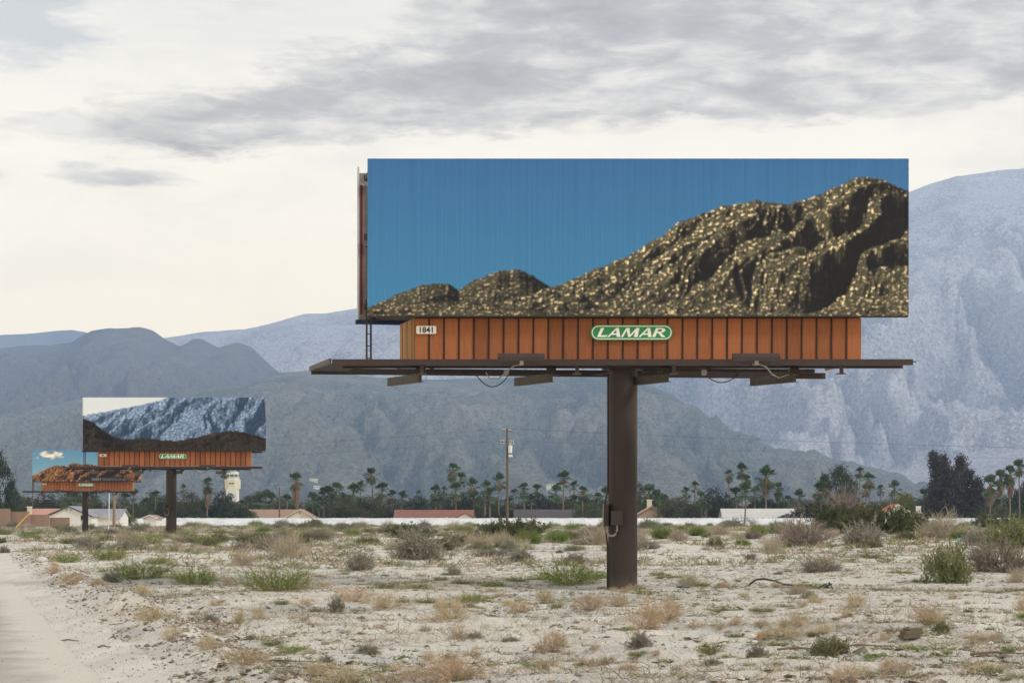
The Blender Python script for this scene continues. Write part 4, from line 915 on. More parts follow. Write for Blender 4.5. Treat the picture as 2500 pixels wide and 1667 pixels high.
# ---- the shrubs one can point to
S = [
 ('saltbush', 1023, 1364, 118, 58, 'widest low grey saltbush, standing on open sand between two billboards'),
 ('saltbush', 1271, 1370, 62, 30, None), ('saltbush', 875, 1392, 66, 44, None), ('saltbush', 1108, 1403, 36, 26, None), ('saltbush', 1405, 1376, 62, 24, None),
 ('saltbush', 1200, 1358, 80, 24, None), ('saltbush', 1240, 1346, 45, 30, None), ('broom_bush', 1191, 1345, 32, 20, None), ('broom_bush', 1290, 1326, 68, 34, None), ('broom_bush', 1358, 1323, 62, 30, None), ('olive_bush', 1385, 1318, 50, 24, None),
 ('straw_bush', 1455, 1330, 80, 46, None), ('straw_bush', 1170, 1335, 80, 38, None), ('straw_bush', 1225, 1330, 60, 34, None),
 ('green_tuft', 1390, 1426, 118, 56, 'bright green weedy clump beside the foot of the largest billboard pole'),
 ('green_tuft', 1455, 1412, 46, 24, None),
 ('dry_tumbleweed', 1099, 1510, 95, 72, None), ('dry_tumbleweed', 1120, 1560, 40, 45, None), ('dry_tumbleweed', 1106, 1662, 170, 92, 'broad tan dried weed spreading over crusted dirt in the foreground'),
 ('dry_tumbleweed', 1345, 1592, 96, 54, 'leaning tan dried weed with dark stem base beside the crust ledge'), ('dry_tumbleweed', 1269, 1495, 66, 40, None), ('dry_tumbleweed', 1579, 1535, 100, 88, None), ('dry_tumbleweed', 1000, 1660, 70, 30, None),
 ('dry_tumbleweed', 946, 1484, 92, 42, None), ('dry_tumbleweed', 861, 1468, 100, 46, None), ('dry_tumbleweed', 841, 1665, 130, 48, None), ('dry_tumbleweed', 1440, 1492, 110, 40, None), ('dry_tumbleweed', 1330, 1465, 60, 30, None), ('dry_tumbleweed', 1510, 1480, 70, 36, None),
 ('flowering_weed', 943, 1436, 74, 24, None), ('flowering_weed', 1018, 1437, 70, 24, None), ('flowering_weed', 1200, 1430, 66, 22, None), ('flowering_weed', 1262, 1420, 60, 22, None), ('flowering_weed', 1130, 1425, 60, 18, None), ('flowering_weed', 1310, 1415, 50, 18, None),
 ('green_tuft', 1154, 1470, 66, 26, None), ('flowering_weed', 1035, 1470, 60, 20, None), ('flowering_weed', 985, 1470, 36, 22, None), ('grass_patch', 985, 1606, 46, 12, None), ('grass_patch', 1006, 1642, 44, 12, None), ('grass_patch', 1412, 1622, 40, 10, None), ('saltbush', 822, 1495, 40, 36, None),
 ('green_tuft', 340, 1412, 128, 46, None), ('green_tuft', 476, 1426, 92, 46, None), ('green_tuft', 677, 1442, 140, 64, None), ('green_tuft', 268, 1366, 70, 32, None), ('green_tuft', 390, 1376, 56, 24, None), ('green_tuft', 160, 1372, 56, 22, None),
 ('saltbush', 272, 1420, 40, 30, None), ('olive_bush', 599, 1326, 38, 26, None), ('olive_bush', 513, 1333, 34, 18, None), ('olive_bush', 640, 1318, 32, 18, None), ('broom_bush', 755, 1318, 62, 28, None), ('broom_bush', 700, 1330, 30, 18, None), ('olive_bush', 455, 1322, 26, 14, None), ('olive_bush', 258, 1320, 30, 14, None), ('olive_bush', 94, 1318, 18, 10, None), ('olive_bush', 5, 1325, 22, 14, None),
 ('twiggy_bush', 660, 1330, 60, 26, None), ('saltbush', 8, 1350, 28, 18, None), ('straw_bush', 592, 1380, 64, 44, None), ('straw_bush', 707, 1360, 100, 58, None), ('twiggy_bush', 780, 1318, 60, 30, None), ('dry_tumbleweed', 177, 1425, 70, 40, None), ('dry_tumbleweed', 130, 1398, 40, 30, None), ('dry_tumbleweed', 374, 1512, 110, 48, None), ('dry_tumbleweed', 585, 1522, 30, 44, None),
 ('dry_tumbleweed', 418, 1562, 60, 40, None), ('dry_tumbleweed', 510, 1584, 66, 36, None), ('dry_tumbleweed', 595, 1618, 150, 40, None), ('dry_tumbleweed', 780, 1650, 80, 50, None), ('dry_tumbleweed', 630, 1510, 40, 40, None), ('dry_tumbleweed', 345, 1450, 50, 30, None), ('dry_tumbleweed', 700, 1440, 90, 26, None), ('dry_tumbleweed', 240, 1425, 40, 20, None), ('dry_tumbleweed', 560, 1428, 50, 22, None), ('dry_tumbleweed', 740, 1480, 60, 26, None),
 ('saltbush', 514, 1518, 34, 22, None), ('green_tuft', 715, 1590, 60, 24, None), ('grass_patch', 640, 1560, 24, 10, None), ('grass_patch', 582, 1655, 34, 14, None),
 ('olive_bush', 2312, 1421, 106, 92, 'grey-green upright bush on the sand slope beside the sprawling grey bush'), ('twiggy_bush', 2440, 1396, 150, 76, 'sprawling grey leafless bush beside the upright grey-green one'), ('olive_bush', 2466, 1338, 120, 70, None), ('saltbush', 2390, 1330, 70, 36, None), ('straw_bush', 2490, 1420, 60, 36, None),
 ('twiggy_bush', 1955, 1331, 118, 66, 'big grey-brown twiggy bush on the sandy rise beside the creosote'), ('straw_bush', 1886, 1352, 66, 50, None), ('saltbush', 2112, 1328, 92, 50, None), ('straw_bush', 2308, 1312, 120, 62, None), ('straw_bush', 2270, 1310, 60, 30, None),
 ('olive_bush', 1745, 1334, 34, 24, None), ('broom_bush', 1812, 1330, 38, 18, None), ('broom_bush', 1849, 1306, 48, 26, None), ('broom_bush', 1619, 1314, 62, 34, None), ('broom_bush', 1701, 1306, 54, 26, None), ('olive_bush', 1585, 1290, 46, 22, None), ('straw_bush', 1660, 1320, 60, 30, None), ('straw_bush', 1560, 1325, 50, 30, None), ('saltbush', 1580, 1340, 60, 26, None), ('straw_bush', 1760, 1305, 60, 26, None), ('straw_bush', 1800, 1315, 50, 26, None), ('broom_bush', 1900, 1290, 46, 20, None), ('saltbush', 1790, 1285, 52, 16, None), ('olive_bush', 1876, 1272, 22, 12, None),
 ('twiggy_bush', 2002, 1396, 92, 36, None), ('saltbush', 1833, 1366, 28, 20, None), ('olive_bush', 2021, 1598, 90, 44, None), ('olive_bush', 2296, 1548, 38, 28, None), ('dry_tumbleweed', 2266, 1522, 92, 58, None), ('dry_tumbleweed', 1921, 1556, 130, 34, None), ('dry_tumbleweed', 1950, 1530, 70, 36, None), ('dry_tumbleweed', 2010, 1548, 60, 30, None),
 ('flowering_weed', 1734, 1590, 62, 36, None), ('dry_tumbleweed', 1632, 1510, 88, 52, None), ('dry_tumbleweed', 2090, 1480, 66, 36, None), ('dry_tumbleweed', 2377, 1568, 96, 34, None), ('grass_patch', 2132, 1602, 56, 18, None), ('grass_patch', 1885, 1598, 44, 12, None), ('grass_patch', 1940, 1604, 40, 12, None), ('grass_patch', 2262, 1604, 30, 14, None), ('grass_patch', 2310, 1595, 34, 14, None), ('grass_patch', 1780, 1600, 36, 10, None), ('green_tuft', 2460, 1592, 28, 20, None), ('green_tuft', 2222, 1585, 36, 20, None), ('green_tuft', 1830, 1624, 26, 12, None), ('green_tuft', 1900, 1620, 24, 12, None),
 ('flowering_weed', 2125, 1362, 60, 26, None), ('flowering_weed', 2070, 1370, 40, 14, None), ('flowering_weed', 2200, 1398, 60, 12, None), ('flowering_weed', 2330, 1443, 60, 12, None), ('flowering_weed', 2480, 1442, 60, 18, None), ('flowering_weed', 2420, 1446, 60, 12, None), ('flowering_weed', 2150, 1440, 60, 14, None), ('flowering_weed', 1975, 1436, 66, 20, None), ('flowering_weed', 1710, 1430, 50, 20, None), ('flowering_weed', 1620, 1412, 40, 20, None), ('flowering_weed', 1760, 1490, 60, 16, None), ('flowering_weed', 1860, 1490, 60, 16, None), ('flowering_weed', 1920, 1480, 34, 12, None), ('flowering_weed', 1570, 1450, 50, 20, None), ('flowering_weed', 1650, 1410, 40, 16, None), ('flowering_weed', 2240, 1420, 30, 14, None),
 ('straw_bush', 1680, 1430, 70, 34, None), ('dry_tumbleweed', 2180, 1640, 90, 40, None), ('dry_tumbleweed', 2060, 1660, 90, 40, None), ('dry_tumbleweed', 2400, 1640, 90, 36, None), ('dry_tumbleweed', 1990, 1470, 50, 24, None), ('dry_tumbleweed', 1560, 1560, 50, 24, None), ('dry_tumbleweed', 2500, 1490, 50, 40, None), ('dry_tumbleweed', 1860, 1530, 50, 20, None), ('dry_tumbleweed', 1700, 1530, 60, 16, None), ('straw_bush', 1950, 1450, 60, 26, None),
]
for a_ in S: plant(*a_)
# ---- the busy middle distance: random growth, thicker towards the white bank
cnt = 0
random.seed(21)
while cnt < 330:
    sx = random.uniform(-60, 2560); sy = 1283 + 62 * random.random() ** 1.9
    if sx < 60 and sy > 1330: continue
    if sx > 1500 and sy > 1318 and random.random() < 0.8: continue
    X, Y, Z = hit(sx, sy)
    if X < road_edge_x(Y) + 1.5: continue
    left = sx < 1000
    kind = random.choices(['olive_bush', 'saltbush', 'straw_bush', 'broom_bush', 'twiggy_bush', 'green_tuft'], [3, 3, 3 if left else 5, 1.6, 1.5, 3 if left else 0.8])[0]
    w = random.uniform(18, 46) * (0.75 + (sy - 1280) / 80); h = w * random.uniform(0.3, 0.5)
    plant(kind, sx, sy, w, h); cnt += 1
random.seed(5)
cnt = 0
while cnt < 200:                                     # small growth scattered over the open sand
    sx = random.uniform(-20, 2520); sy = random.uniform(1345, 1660)
    X, Y, Z = hit(sx, sy)
    if X < road_edge_x(Y) + 1.2 or (sx > 1500 and sy < 1400 and random.random() < 0.5): continue
    kind = random.choices(['flowering_weed', 'dry_tumbleweed', 'saltbush', 'grass_patch', 'straw_bush'], [4, 6.5, 0.8, 1.2, 1.2])[0]
    w = random.uniform(14, 40) * (0.7 + (sy - 1340) / 330)
    plant(kind, sx, sy, w, w * random.uniform(0.3, 0.6)); cnt += 1

# ---- creosote bushes: stems and foliage as parts
for a_ in [('dry_tumbleweed', 1545, 1441, 34, 20), ('dry_tumbleweed', 1500, 1443, 26, 14), ('flowering_weed', 1488, 1440, 24, 10), ('flowering_weed', 1560, 1438, 34, 16), ('dry_tumbleweed', 1525, 1446, 30, 18), ('flowering_weed', 1470, 1436, 22, 10)]: plant(*a_)      # weeds at the foot of the pole
CREO = [mesh_creosote(0.85), mesh_creosote(0.75), mesh_creosote(0.95)]
def creosote(sx, sy, w, h, label, i=0):
    X, Y, Z = hit(sx, sy); k = Y / FPX; W = w * k
    r = empty('creosote_bush', (X, Y, Z - 0.03), random.uniform(0, 6.28)); tag(r, label, 'shrub', 'dark creosote bushes')
    r.scale = (W, W, h * k / 0.55)
    st, fo = CREO[i % 3]
    obj_from('stems', st, 'grey_twig', r); obj_from('foliage', fo, 'creosote_leaf', r)
creosote(2052, 1300, 120, 84, 'left half of the big dark creosote clump on the sandy rise', 0)
creosote(2115, 1302, 110, 78, 'dark creosote bush in the middle of the big clump', 1)
creosote(2180, 1304, 110, 74, 'dark creosote bush of the big clump, in front of the red tile roof', 2)
creosote(2235, 1305, 90, 66, 'dark creosote bush at the edge of the big clump near the pale straw bushes', 0)
creosote(1215, 1312, 90, 52, 'dark creosote bush at the foot of the utility pole', 1)
creosote(1290, 1312, 100, 50, 'dark creosote bush between the utility pole and the largest billboard pole', 2)
creosote(985, 1312, 80, 40, 'half dead dark creosote bush in front of the red-brown roof', 0)
creosote(1035, 1316, 60, 34, 'small half dead creosote bush beside a grey saltbush', 1)
creosote(2420, 1292, 70, 44, 'dark creosote bush before the white bank near the shaggy palms', 2)
creosote(2480, 1296, 80, 46, 'dark creosote bush before the white bank, under the tallest shaggy palms', 0)

# ---- trees behind the bank
def mesh_crown(mat, env, clumps, per, leaf, cl_r, aspect=0.5):
    """env(u) -> points inside the unit crown, z 0..1"""
    b_ = VB(); C = env(clumps)
    idx = rng.integers(0, clumps, clumps * per); sc = rng.uniform(0.6, 1.3, clumps)[idx]
    Q = C[idx] + rng.normal(size=(clumps * per, 3)) * (cl_r * sc)[:, None] * np.array([1, 1, 0.8])
    Q[:, 2] = np.maximum(Q[:, 2], 0.02)
    b_.leaves(Q, leaf, 0, aspect); me = b_.mesh('crown'); me.materials.append(M[mat]); return me
def env_round(n):
    v = unit(n) * (rng.uniform(0.25, 1, n) ** 0.45)[:, None] * 0.5
    v[:, 2] = 0.55 + v[:, 2] * 0.9; v[:, :2] *= 1 + 0.2 * rng.normal(size=(n, 1)); return v
def env_bush(n):
    v = unit(n) * (rng.uniform(0.2, 1, n) ** 0.4)[:, None] * 0.5
    v[:, 2] = np.abs(v[:, 2]) * 1.7 + 0.05; return v
def env_tall(n):
    z = rng.uniform(0.05, 1, n); r = 0.5 * np.sqrt(rng.uniform(0, 1, n)) * np.clip(np.sin(np.pi * (0.12 + 0.84 * z)) + 0.15, 0.05, 1); th = rng.uniform(0, 2 * np.pi, n)
    return np.stack([r * np.cos(th), r * np.sin(th), z], -1)
def env_spires(n):
    tops = [(-0.32, 0.1, 0.98, .15), (-0.22, -0.1, 0.93, .16), (0.08, 0.0, 0.92, .13), (0.25, 0.1, 0.74, .2), (0.36, -0.1, 0.62, .17), (-0.06, -0.15, 0.72, .22), (-0.38, 0, 0.55, .14), (0.12, .2, 0.7, .25)]
    t = rng.integers(0, len(tops), n); tp = np.array(tops)[t]; z = rng.uniform(0.02, 1, n) ** 0.8 * tp[:, 2]
    wd = tp[:, 3] * np.clip(1.15 - z / tp[:, 2], 0.12, 1); th = rng.uniform(0, 2 * np.pi, n); r = wd * np.sqrt(rng.uniform(0, 1, n)) * 1.25
    return np.stack([tp[:, 0] * (0.7 + .3 * z) + r * np.cos(th), tp[:, 1] + r * np.sin(th), z], -1)
CROWN = {}
for nm, mt, env, clumps, per, leaf, cr in (('dark', 'tree_dark', env_bush, 70, 60, 0.055, 0.075), ('olive', 'tree_olive', env_round, 70, 60, 0.05, 0.07), ('green', 'tree_green', env_bush, 70, 60, 0.055, 0.07),
        ('blue', 'tree_blue', env_bush, 90, 50, 0.06, 0.06), ('yellow', 'tree_yellow', env_bush, 90, 60, 0.04, 0.06), ('casuarina', 'tree_casuarina', env_spires, 900, 42, 0.034, 0.036), ('pine', 'tree_green', env_tall, 80, 60, 0.05, 0.06), ('tall', 'tree_dark', env_tall, 90, 60, 0.05, 0.06), ('olive_bushy', 'tree_olive', env_bush, 80, 60, 0.045, 0.065)):
    CROWN[nm] = [mesh_crown(mt, env, clumps, per, leaf, cr) for _ in range(2)]
def bare_mesh():
    b_ = VB(); P = arcs(40, 6, 0.55, 1.0, 0.98, 0.03, 0.2, 0.01); P[..., :2] *= 0.75; b_.ribbons(P, 0.03, 0.006, 0)
    T = twigs(P, 14, 0.26, 3, 0.5); b_.ribbons(T, 0.009, 0.004, 0); T2 = twigs(T, 4, 0.12, 3, 0.3); b_.ribbons(T2, 0.006, 0.003, 0)
    me = b_.mesh('crown'); me.materials.append(M['tree_bare']); return me
CROWN['bare'] = [bare_mesh()]
def trunk_mesh(lean=0.05):
    mb = MB(); mb.tube([(0, 0, 0), (lean, 0.02, 0.3), (lean * 0.4, -0.03, 0.62)], 0.045, 7, 0.022)
    for k in range(5):
        a = k * 1.3 + 0.4; z = 0.25 + 0.07 * k
        mb.tube([(lean * 0.8, 0, z), (0.13 * math.cos(a), 0.13 * math.sin(a), z + 0.2), (0.27 * math.cos(a), 0.27 * math.sin(a), z + 0.34)], 0.02, 5, 0.006)
    me = mb.mesh('trunk'); me.materials.append(M['bark']); return me
TRUNK = [trunk_mesh(0.05), trunk_mesh(-0.06)]
TREE_LAB = {'dark': ('bushy very dark green tree', 'dark bushy trees'), 'olive': ('loose olive green tree', 'olive trees behind the bank'),
            'green': ('mid green bushy tree', 'green trees behind the bank'), 'blue': ('spiky dark blue-green tree', 'blue-green trees'), 'yellow': ('rounded yellow-green tree', 'yellow trees'),
            'pine': ('pointed dark green conifer', 'conifers'), 'tall': ('tall dark slender tree', 'tall dark trees'), 'olive_bushy': ('wide olive bushy tree', 'wide olive trees')}
def tree(kind, sx, top, w, Y=600.0, label=None, group=True, nm=None):
    """sx, top and width in photo pixels, at depth Y"""
    X = (sx - CX) / FPX * Y; zt = EYE + (HY - top) / FPX * Y; zg = float(ground_z(X, Y)); H = (zt - zg) * 1.06; W = 1.2 * w / FPX * Y
    r = empty(nm or {'pine': 'conifer_tree', 'casuarina': 'casuarina_tree', 'bare': 'bare_tree'}.get(kind, 'leafy_tree'), (X, Y, zg), random.uniform(0, 6.28) if kind != 'casuarina' else 0.0)
    cm = CROWN[kind]; cm = cm[random.randrange(len(cm))]
    lab, grp = TREE_LAB.get(kind, ('tree', None))
    tag(r, label or (lab + ' ' + near_land(sx)), 'tree', grp if (group and kind in TREE_LAB) else None)
    r.scale = (W, W, H)
    obj_from('crown', cm, [], r); obj_from('trunk', TRUNK[random.randrange(2)], [], r)
    return r
# ---- fan palms
def palm_crown(nf, R0, droop, blades=12):
    b_ = VB()
    for i in range(nf):
        az_ = rng.uniform(0, 2 * np.pi); el_ = R(rng.uniform(-62, 80)) if i > 6 else R(rng.uniform(60, 88))
        d = np.array([math.cos(el_) * math.cos(az_), math.cos(el_) * math.sin(az_), math.sin(el_)])
        side = np.array([-math.sin(az_), math.cos(az_), 0.0]); up = np.cross(d, side)
        Lp = R0 * rng.uniform(0.36, 0.66); s0 = d * Lp
        b_.ribbons(np.stack([np.zeros(3), s0])[None], 0.05, 0.03, 0)
        Lb = R0 * rng.uniform(0.38, 0.52); ang = np.linspace(-1.35, 1.35, blades) + rng.normal(size=blades) * 0.06
        dirs = np.cos(ang)[:, None] * d + np.sin(ang)[:, None] * side
        mid = s0 + dirs * Lb * 0.6 + up * 0.03; tip = mid + dirs * Lb * 0.42 + np.array([0, 0, -droop * Lb]) * rng.uniform(0.4, 1.2, (blades, 1))
        P = np.stack([np.repeat(s0[None], blades, 0), mid, tip], 1)
        n = blades; sd = np.cross(dirs, up); sd /= np.linalg.norm(sd, axis=1)[:, None] + 1e-9
        wv = np.array([0.03, 0.075, 0.006]) * R0 / 2
        V = np.stack([P - sd[:, None] * wv[None, :, None], P + sd[:, None] * wv[None, :, None]], 2).reshape(-1, 3)
        base = (np.arange(n) * 6)[:, None] + (np.arange(2) * 2)[None]
        b_.add(V, np.stack([base, base + 1, base + 3, base + 2], -1).reshape(-1, 4), 0)
    return b_
def finish(b_, nm, mat): me = b_.mesh(nm); me.materials.append(M[mat]); return me
PCROWN = [finish(palm_crown(27, 1.0, 0.30), 'crown', 'palm_leaf') for _ in range(4)]
PCROWN_G = [finish(palm_crown(28, 1.0, 0.5), 'crown', 'palm_leaf_grey') for _ in range(2)]
def palm_skirt():
    b_ = VB(); n = 260; th = rng.uniform(0, 2 * np.pi, n); z0 = rng.uniform(-0.75, 0.02, n); L = rng.uniform(0.18, 0.42, n); ro = rng.uniform(0.06, 0.30, n) * np.clip(1.25 + z0, 0.3, 1.1)
    d = np.stack([np.cos(th), np.sin(th)], -1)
    P0 = np.concatenate([d * 0.05, z0[:, None]], 1); P1 = np.concatenate([d * ro[:, None] * 0.8, (z0 - L * 0.35)[:, None]], 1); P2 = np.concatenate([d * ro[:, None], (z0 - L)[:, None]], 1)
    b_.ribbons(np.stack([P0, P1, P2], 1), 0.075, 0.03, 0); return finish(b_, 'skirt', 'palm_dead')
PSKIRT = [palm_skirt() for _ in range(3)]
def palm_trunk(bx_):
    mb = MB(); mb.tube([(bx_ * math.sin(3 * t) * t, bx_ * t * t * 0.5, t) for t in [0, .15, .3, .5, .7, .85, 1.0]], 0.23, 9, 0.15, caps=False); me = mb.mesh('trunk', True); me.materials.append(M['palm_trunk']); return me
PTRUNK = [palm_trunk(0.0), palm_trunk(0.5), palm_trunk(-0.45)]
PL = {'bare': ('slender trunked fan palm', 'slender trunked fan palms'), 'skirt': ('fan palm with shaggy brown skirt', 'shaggy skirted fan palms'),
      'short': ('low fan palm crown', 'low fan palms among the trees'), 'grey': ('drooping grey-green palm', 'grey-green palms')}
def palm(kind, sx, sy, rad, Y=590.0, skirt=0.0, label=None):
    """sx, sy: crown centre in photo pixels; rad crown radius in pixels"""
    X = (sx - CX) / FPX * Y; zc = EYE + (HY - sy) / FPX * Y; zg = float(ground_z(X, Y)); H = zc - zg; Rm = 1.32 * rad / FPX * Y
    Rm *= random.uniform(0.88, 1.18); i = random.randrange(3); r = empty('fan_palm', (X, Y, zg)); r.rotation_euler = (random.uniform(-.03, .03), random.uniform(-.035, .035), random.uniform(0, 6.28)); tag(r, label or (PL[kind][0] + ' ' + near_land(sx)), 'palm tree', PL[kind][1])
    tm = PTRUNK[i]; tp = [0.0, 0.5 * math.sin(3.0), -0.45 * math.sin(3.0)][i]; tq = [0.0, 0.25, -0.225][i]
    obj_from('trunk', tm, [], r, scale=(1, 1, H))
    cmesh = (PCROWN_G if kind == 'grey' else PCROWN); cmesh = cmesh[random.randrange(len(cmesh))]
    obj_from('crown', cmesh, [], r, (tp, tq, H - 0.12 * Rm), (0, 0, random.uniform(0, 6.28)), (Rm, Rm, Rm * 1.08))
    if skirt: obj_from('skirt', PSKIRT[random.randrange(3)], [], r, (tp, tq, H - 0.1 * Rm), (0, 0, random.uniform(0, 6.28)), (Rm * 1.5, Rm * 1.5, skirt / FPX * Y / 1.1))
    return r
random.seed(3)
for a_ in [('skirt', 725, 1172, 20, 575, 66, 'stout fan palm with long brown skirt beside the brown-roofed house'), ('bare', 909, 1160, 19, 590, 22), ('short', 933, 1196, 19), ('short', 877, 1187, 15, 640), ('short', 862, 1199, 18), ('short', 956, 1210, 14, 590, 14), ('short', 820, 1199, 20), ('short', 805, 1203, 18), ('short', 789, 1208, 15),
           ('short', 981, 1213, 13), ('bare', 1023, 1205, 9, 760), ('bare', 1103, 1151, 17, 600, 12), ('bare', 1121, 1169, 18, 620), ('short', 1112, 1196, 20), ('short', 1064, 1199, 13), ('bare', 1083, 1197, 10, 680), ('skirt', 1154, 1187, 17, 600, 30), ('short', 1183, 1190, 16), ('bare', 1218, 1175, 18, 580, 22), ('bare', 1195, 1208, 18, 560),
           ('bare', 1252, 1205, 13, 620), ('bare', 1282, 1196, 15, 590), ('bare', 1374, 1170, 19, 580, 8), ('short', 1312, 1195, 13, 640), ('bare', 1401, 1186, 13, 640), ('bare', 1423, 1204, 17, 560, 12), ('short', 1356, 1201, 17, 620), ('short', 1581, 1204, 20), ('short', 1606, 1212, 15), ('bare', 1697, 1188, 15, 620), ('short', 1678, 1201, 12),
           ('bare', 1777, 1160, 15, 620, 20), ('bare', 1812, 1149, 16, 640, 20), ('bare', 1819, 1174, 14, 620, 14), ('skirt', 1870, 1164, 21, 580, 46, 'skirted fan palm beside the white-roofed house, taller than its neighbour'), ('skirt', 1903, 1196, 17, 600, 24), ('bare', 1818, 1200, 22, 540, 0, 'fan palm standing in front of the white roof'), ('short', 1840, 1203, 18), ('short', 1800, 1206, 17),
           ('short', 1952, 1215, 20, 600), ('bare', 2005, 1196, 20, 560, 14, 'fan palm just beyond the big creosote clump, by the dark hedge'), ('bare', 2099, 1153, 12, 640, 12), ('bare', 2124, 1172, 16, 610, 20), ('bare', 2111, 1196, 13, 620, 12), ('bare', 2151, 1195, 11, 680), ('short', 2187, 1192, 16, 640), ('skirt', 2415, 1184, 21, 560, 50), ('skirt', 2443, 1166, 18, 580, 46), ('skirt', 2467, 1157, 20, 570, 54), ('bare', 2490, 1142, 19, 590, 18), ('bare', 2520, 1160, 19, 590, 18),
           ('short', 2255, 1210, 17), ('bare', 548, 1151, 13, 640, 6, 'thin fan palm beside the control tower'), ('skirt', 505, 1183, 18, 570, 56, 'fan palm with a full brown skirt between billboard pole and control tower'), ('short', 446, 1193, 9, 760), ('short', 379, 1211, 16, 590), ('short', 305, 1217, 14), ('short', 326, 1208, 14), ('grey', 603, 1226, 15), ('grey', 648, 1217, 19), ('grey', 665, 1220, 17), ('grey', 632, 1223, 16), ('grey', 165, 1211, 24), ('grey', 182, 1220, 18), ('short', 237, 1208, 14, 680),
           ('grey', 765, 1218, 16), ('grey', 780, 1226, 14), ('grey', 840, 1222, 16), ('short', 700, 1222, 14), ('short', 590, 1232, 12), ('short', 410, 1226, 13), ('short', 350, 1228, 13), ('short', 1480, 1208, 16, 620), ('short', 1460, 1218, 14), ('grey', 1625, 1222, 14), ('grey', 1715, 1214, 16), ('grey', 1725, 1226, 14), ('short', 30, 1222, 14), ('short', 1925, 1225, 14), ('short', 1160, 1216, 15), ('short', 1300, 1222, 14), ('short', 1405, 1222, 13), ('short', 2440, 1232, 16), ('short', 2395, 1238, 13), ('short', 1240, 1228, 14), ('short', 1070, 1224, 14)]: palm(*a_)
for a_ in [('dark', 113, 1200, 64), ('olive_bushy', 60, 1215, 60), ('dark', 25, 1228, 60, 560), ('olive', 178, 1203, 62), ('olive_bushy', 200, 1222, 50), ('green', 245, 1226, 50), ('dark', 395, 1218, 36, 570), ('olive', 460, 1205, 60), ('olive_bushy', 425, 1222, 44), ('dark', 540, 1194, 44, 600), ('dark', 565, 1222, 60, 560), ('green', 600, 1240, 60, 560), ('green', 330, 1228, 46), ('olive_bushy', 350, 1240, 60, 620), ('dark', 295, 1240, 40, 520), ('yellow', 318, 1252, 34, 520, 'small yellow-green bush beside the grey tiled house', False),
           ('olive_bushy', 838, 1208, 84, 575), ('dark', 886, 1208, 44, 580), ('olive', 921, 1212, 34, 580), ('blue', 1023, 1211, 78, 580), ('olive_bushy', 975, 1226, 50, 600), ('dark', 1136, 1206, 50), ('olive_bushy', 1165, 1210, 46, 600), ('green', 767, 1205, 44), ('dark', 690, 1226, 60), ('green', 650, 1238, 70, 620), ('green', 720, 1230, 40), ('green', 790, 1232, 60), ('green', 1050, 1226, 60, 620), ('dark', 1100, 1218, 44), ('green', 1240, 1222, 50), ('dark', 1270, 1232, 60),
           ('dark', 1319, 1201, 76), ('olive_bushy', 1432, 1222, 66, 560), ('olive_bushy', 1380, 1222, 60), ('green', 1350, 1226, 50), ('olive_bushy', 1470, 1214, 50), ('olive_bushy', 1661, 1206, 104, 565, 'wide feathery olive tree beside the stucco house with chimney'), ('dark', 1748, 1186, 68, 600), ('dark', 1722, 1212, 44), ('olive_bushy', 1560, 1172, 50, 700), ('green', 1590, 1212, 50), ('dark', 1850, 1206, 60), ('dark', 1880, 1214, 60), ('green', 1910, 1226, 60), ('green', 1790, 1216, 50), ('dark', 1690, 1230, 40, 560),
           ('dark', 1975, 1226, 76, 560), ('dark', 1998, 1212, 40, 570), ('pine', 2044, 1150, 78, 640, 'wide dark conifer rising behind the pinkish bare tree'), ('pine', 2072, 1168, 40, 640), ('pine', 2010, 1172, 36, 640), ('bare', 2053, 1178, 84, 590, 'leafless pinkish-grey tree in front of the conifer', False), ('bare', 1955, 1222, 40, 590, 'low leafless pinkish shrub tree beside the white roof', False), ('yellow', 2196, 1198, 80, 580, 'rounded yellow-green tree near the red tile roof', False),
           ('casuarina', 2333, 1112, 132, 570, 'huge dark grey feathery tree with several spires', False), ('dark', 2480, 1188, 60, 620), ('dark', 2500, 1170, 40, 640), ('dark', 2260, 1206, 40, 600), ('green', 2130, 1224, 50), ('green', 2240, 1226, 50), ('olive_bushy', 2390, 1226, 50), ('olive_bushy', 2440, 1232, 50, 560), ('dark', 2470, 1230, 60), ('olive_bushy', 2130, 1236, 60), ('tall', -8, 1118, 66, 560, 'tall dark tree at the far left of the tree line', False), ('tall', 30, 1185, 30, 560), ('olive', 225, 1206, 30, 640), ('green', 440, 1236, 60), ('dark', 500, 1228, 50)]: tree(*a_)

random.seed(77)
for i in range(104):                                   # second row of trees that closes the gaps
    sx = -40 + i * 25 + random.uniform(-14, 14)
    tree(random.choice(['dark', 'green', 'olive_bushy', 'olive_bushy', 'green']), sx, random.choice([random.uniform(1198, 1215), random.uniform(1214, 1236)]), random.uniform(46, 86), random.uniform(630, 720))
for i in range(46):                                   # low shrubbery close behind the bank
    sx = 300 + i * 48.5 + random.uniform(-18, 18)
    if any(a_ - 14 < sx < b_ + 14 for a_, b_ in ((600, 775), (960, 1160), (1254, 1412), (1545, 1625), (1764, 1946), (2150, 2250))): continue
    tree(random.choice(['dark', 'green', 'olive_bushy']), sx, random.uniform(1232, 1250), random.uniform(34, 60), random.uniform(560, 585))

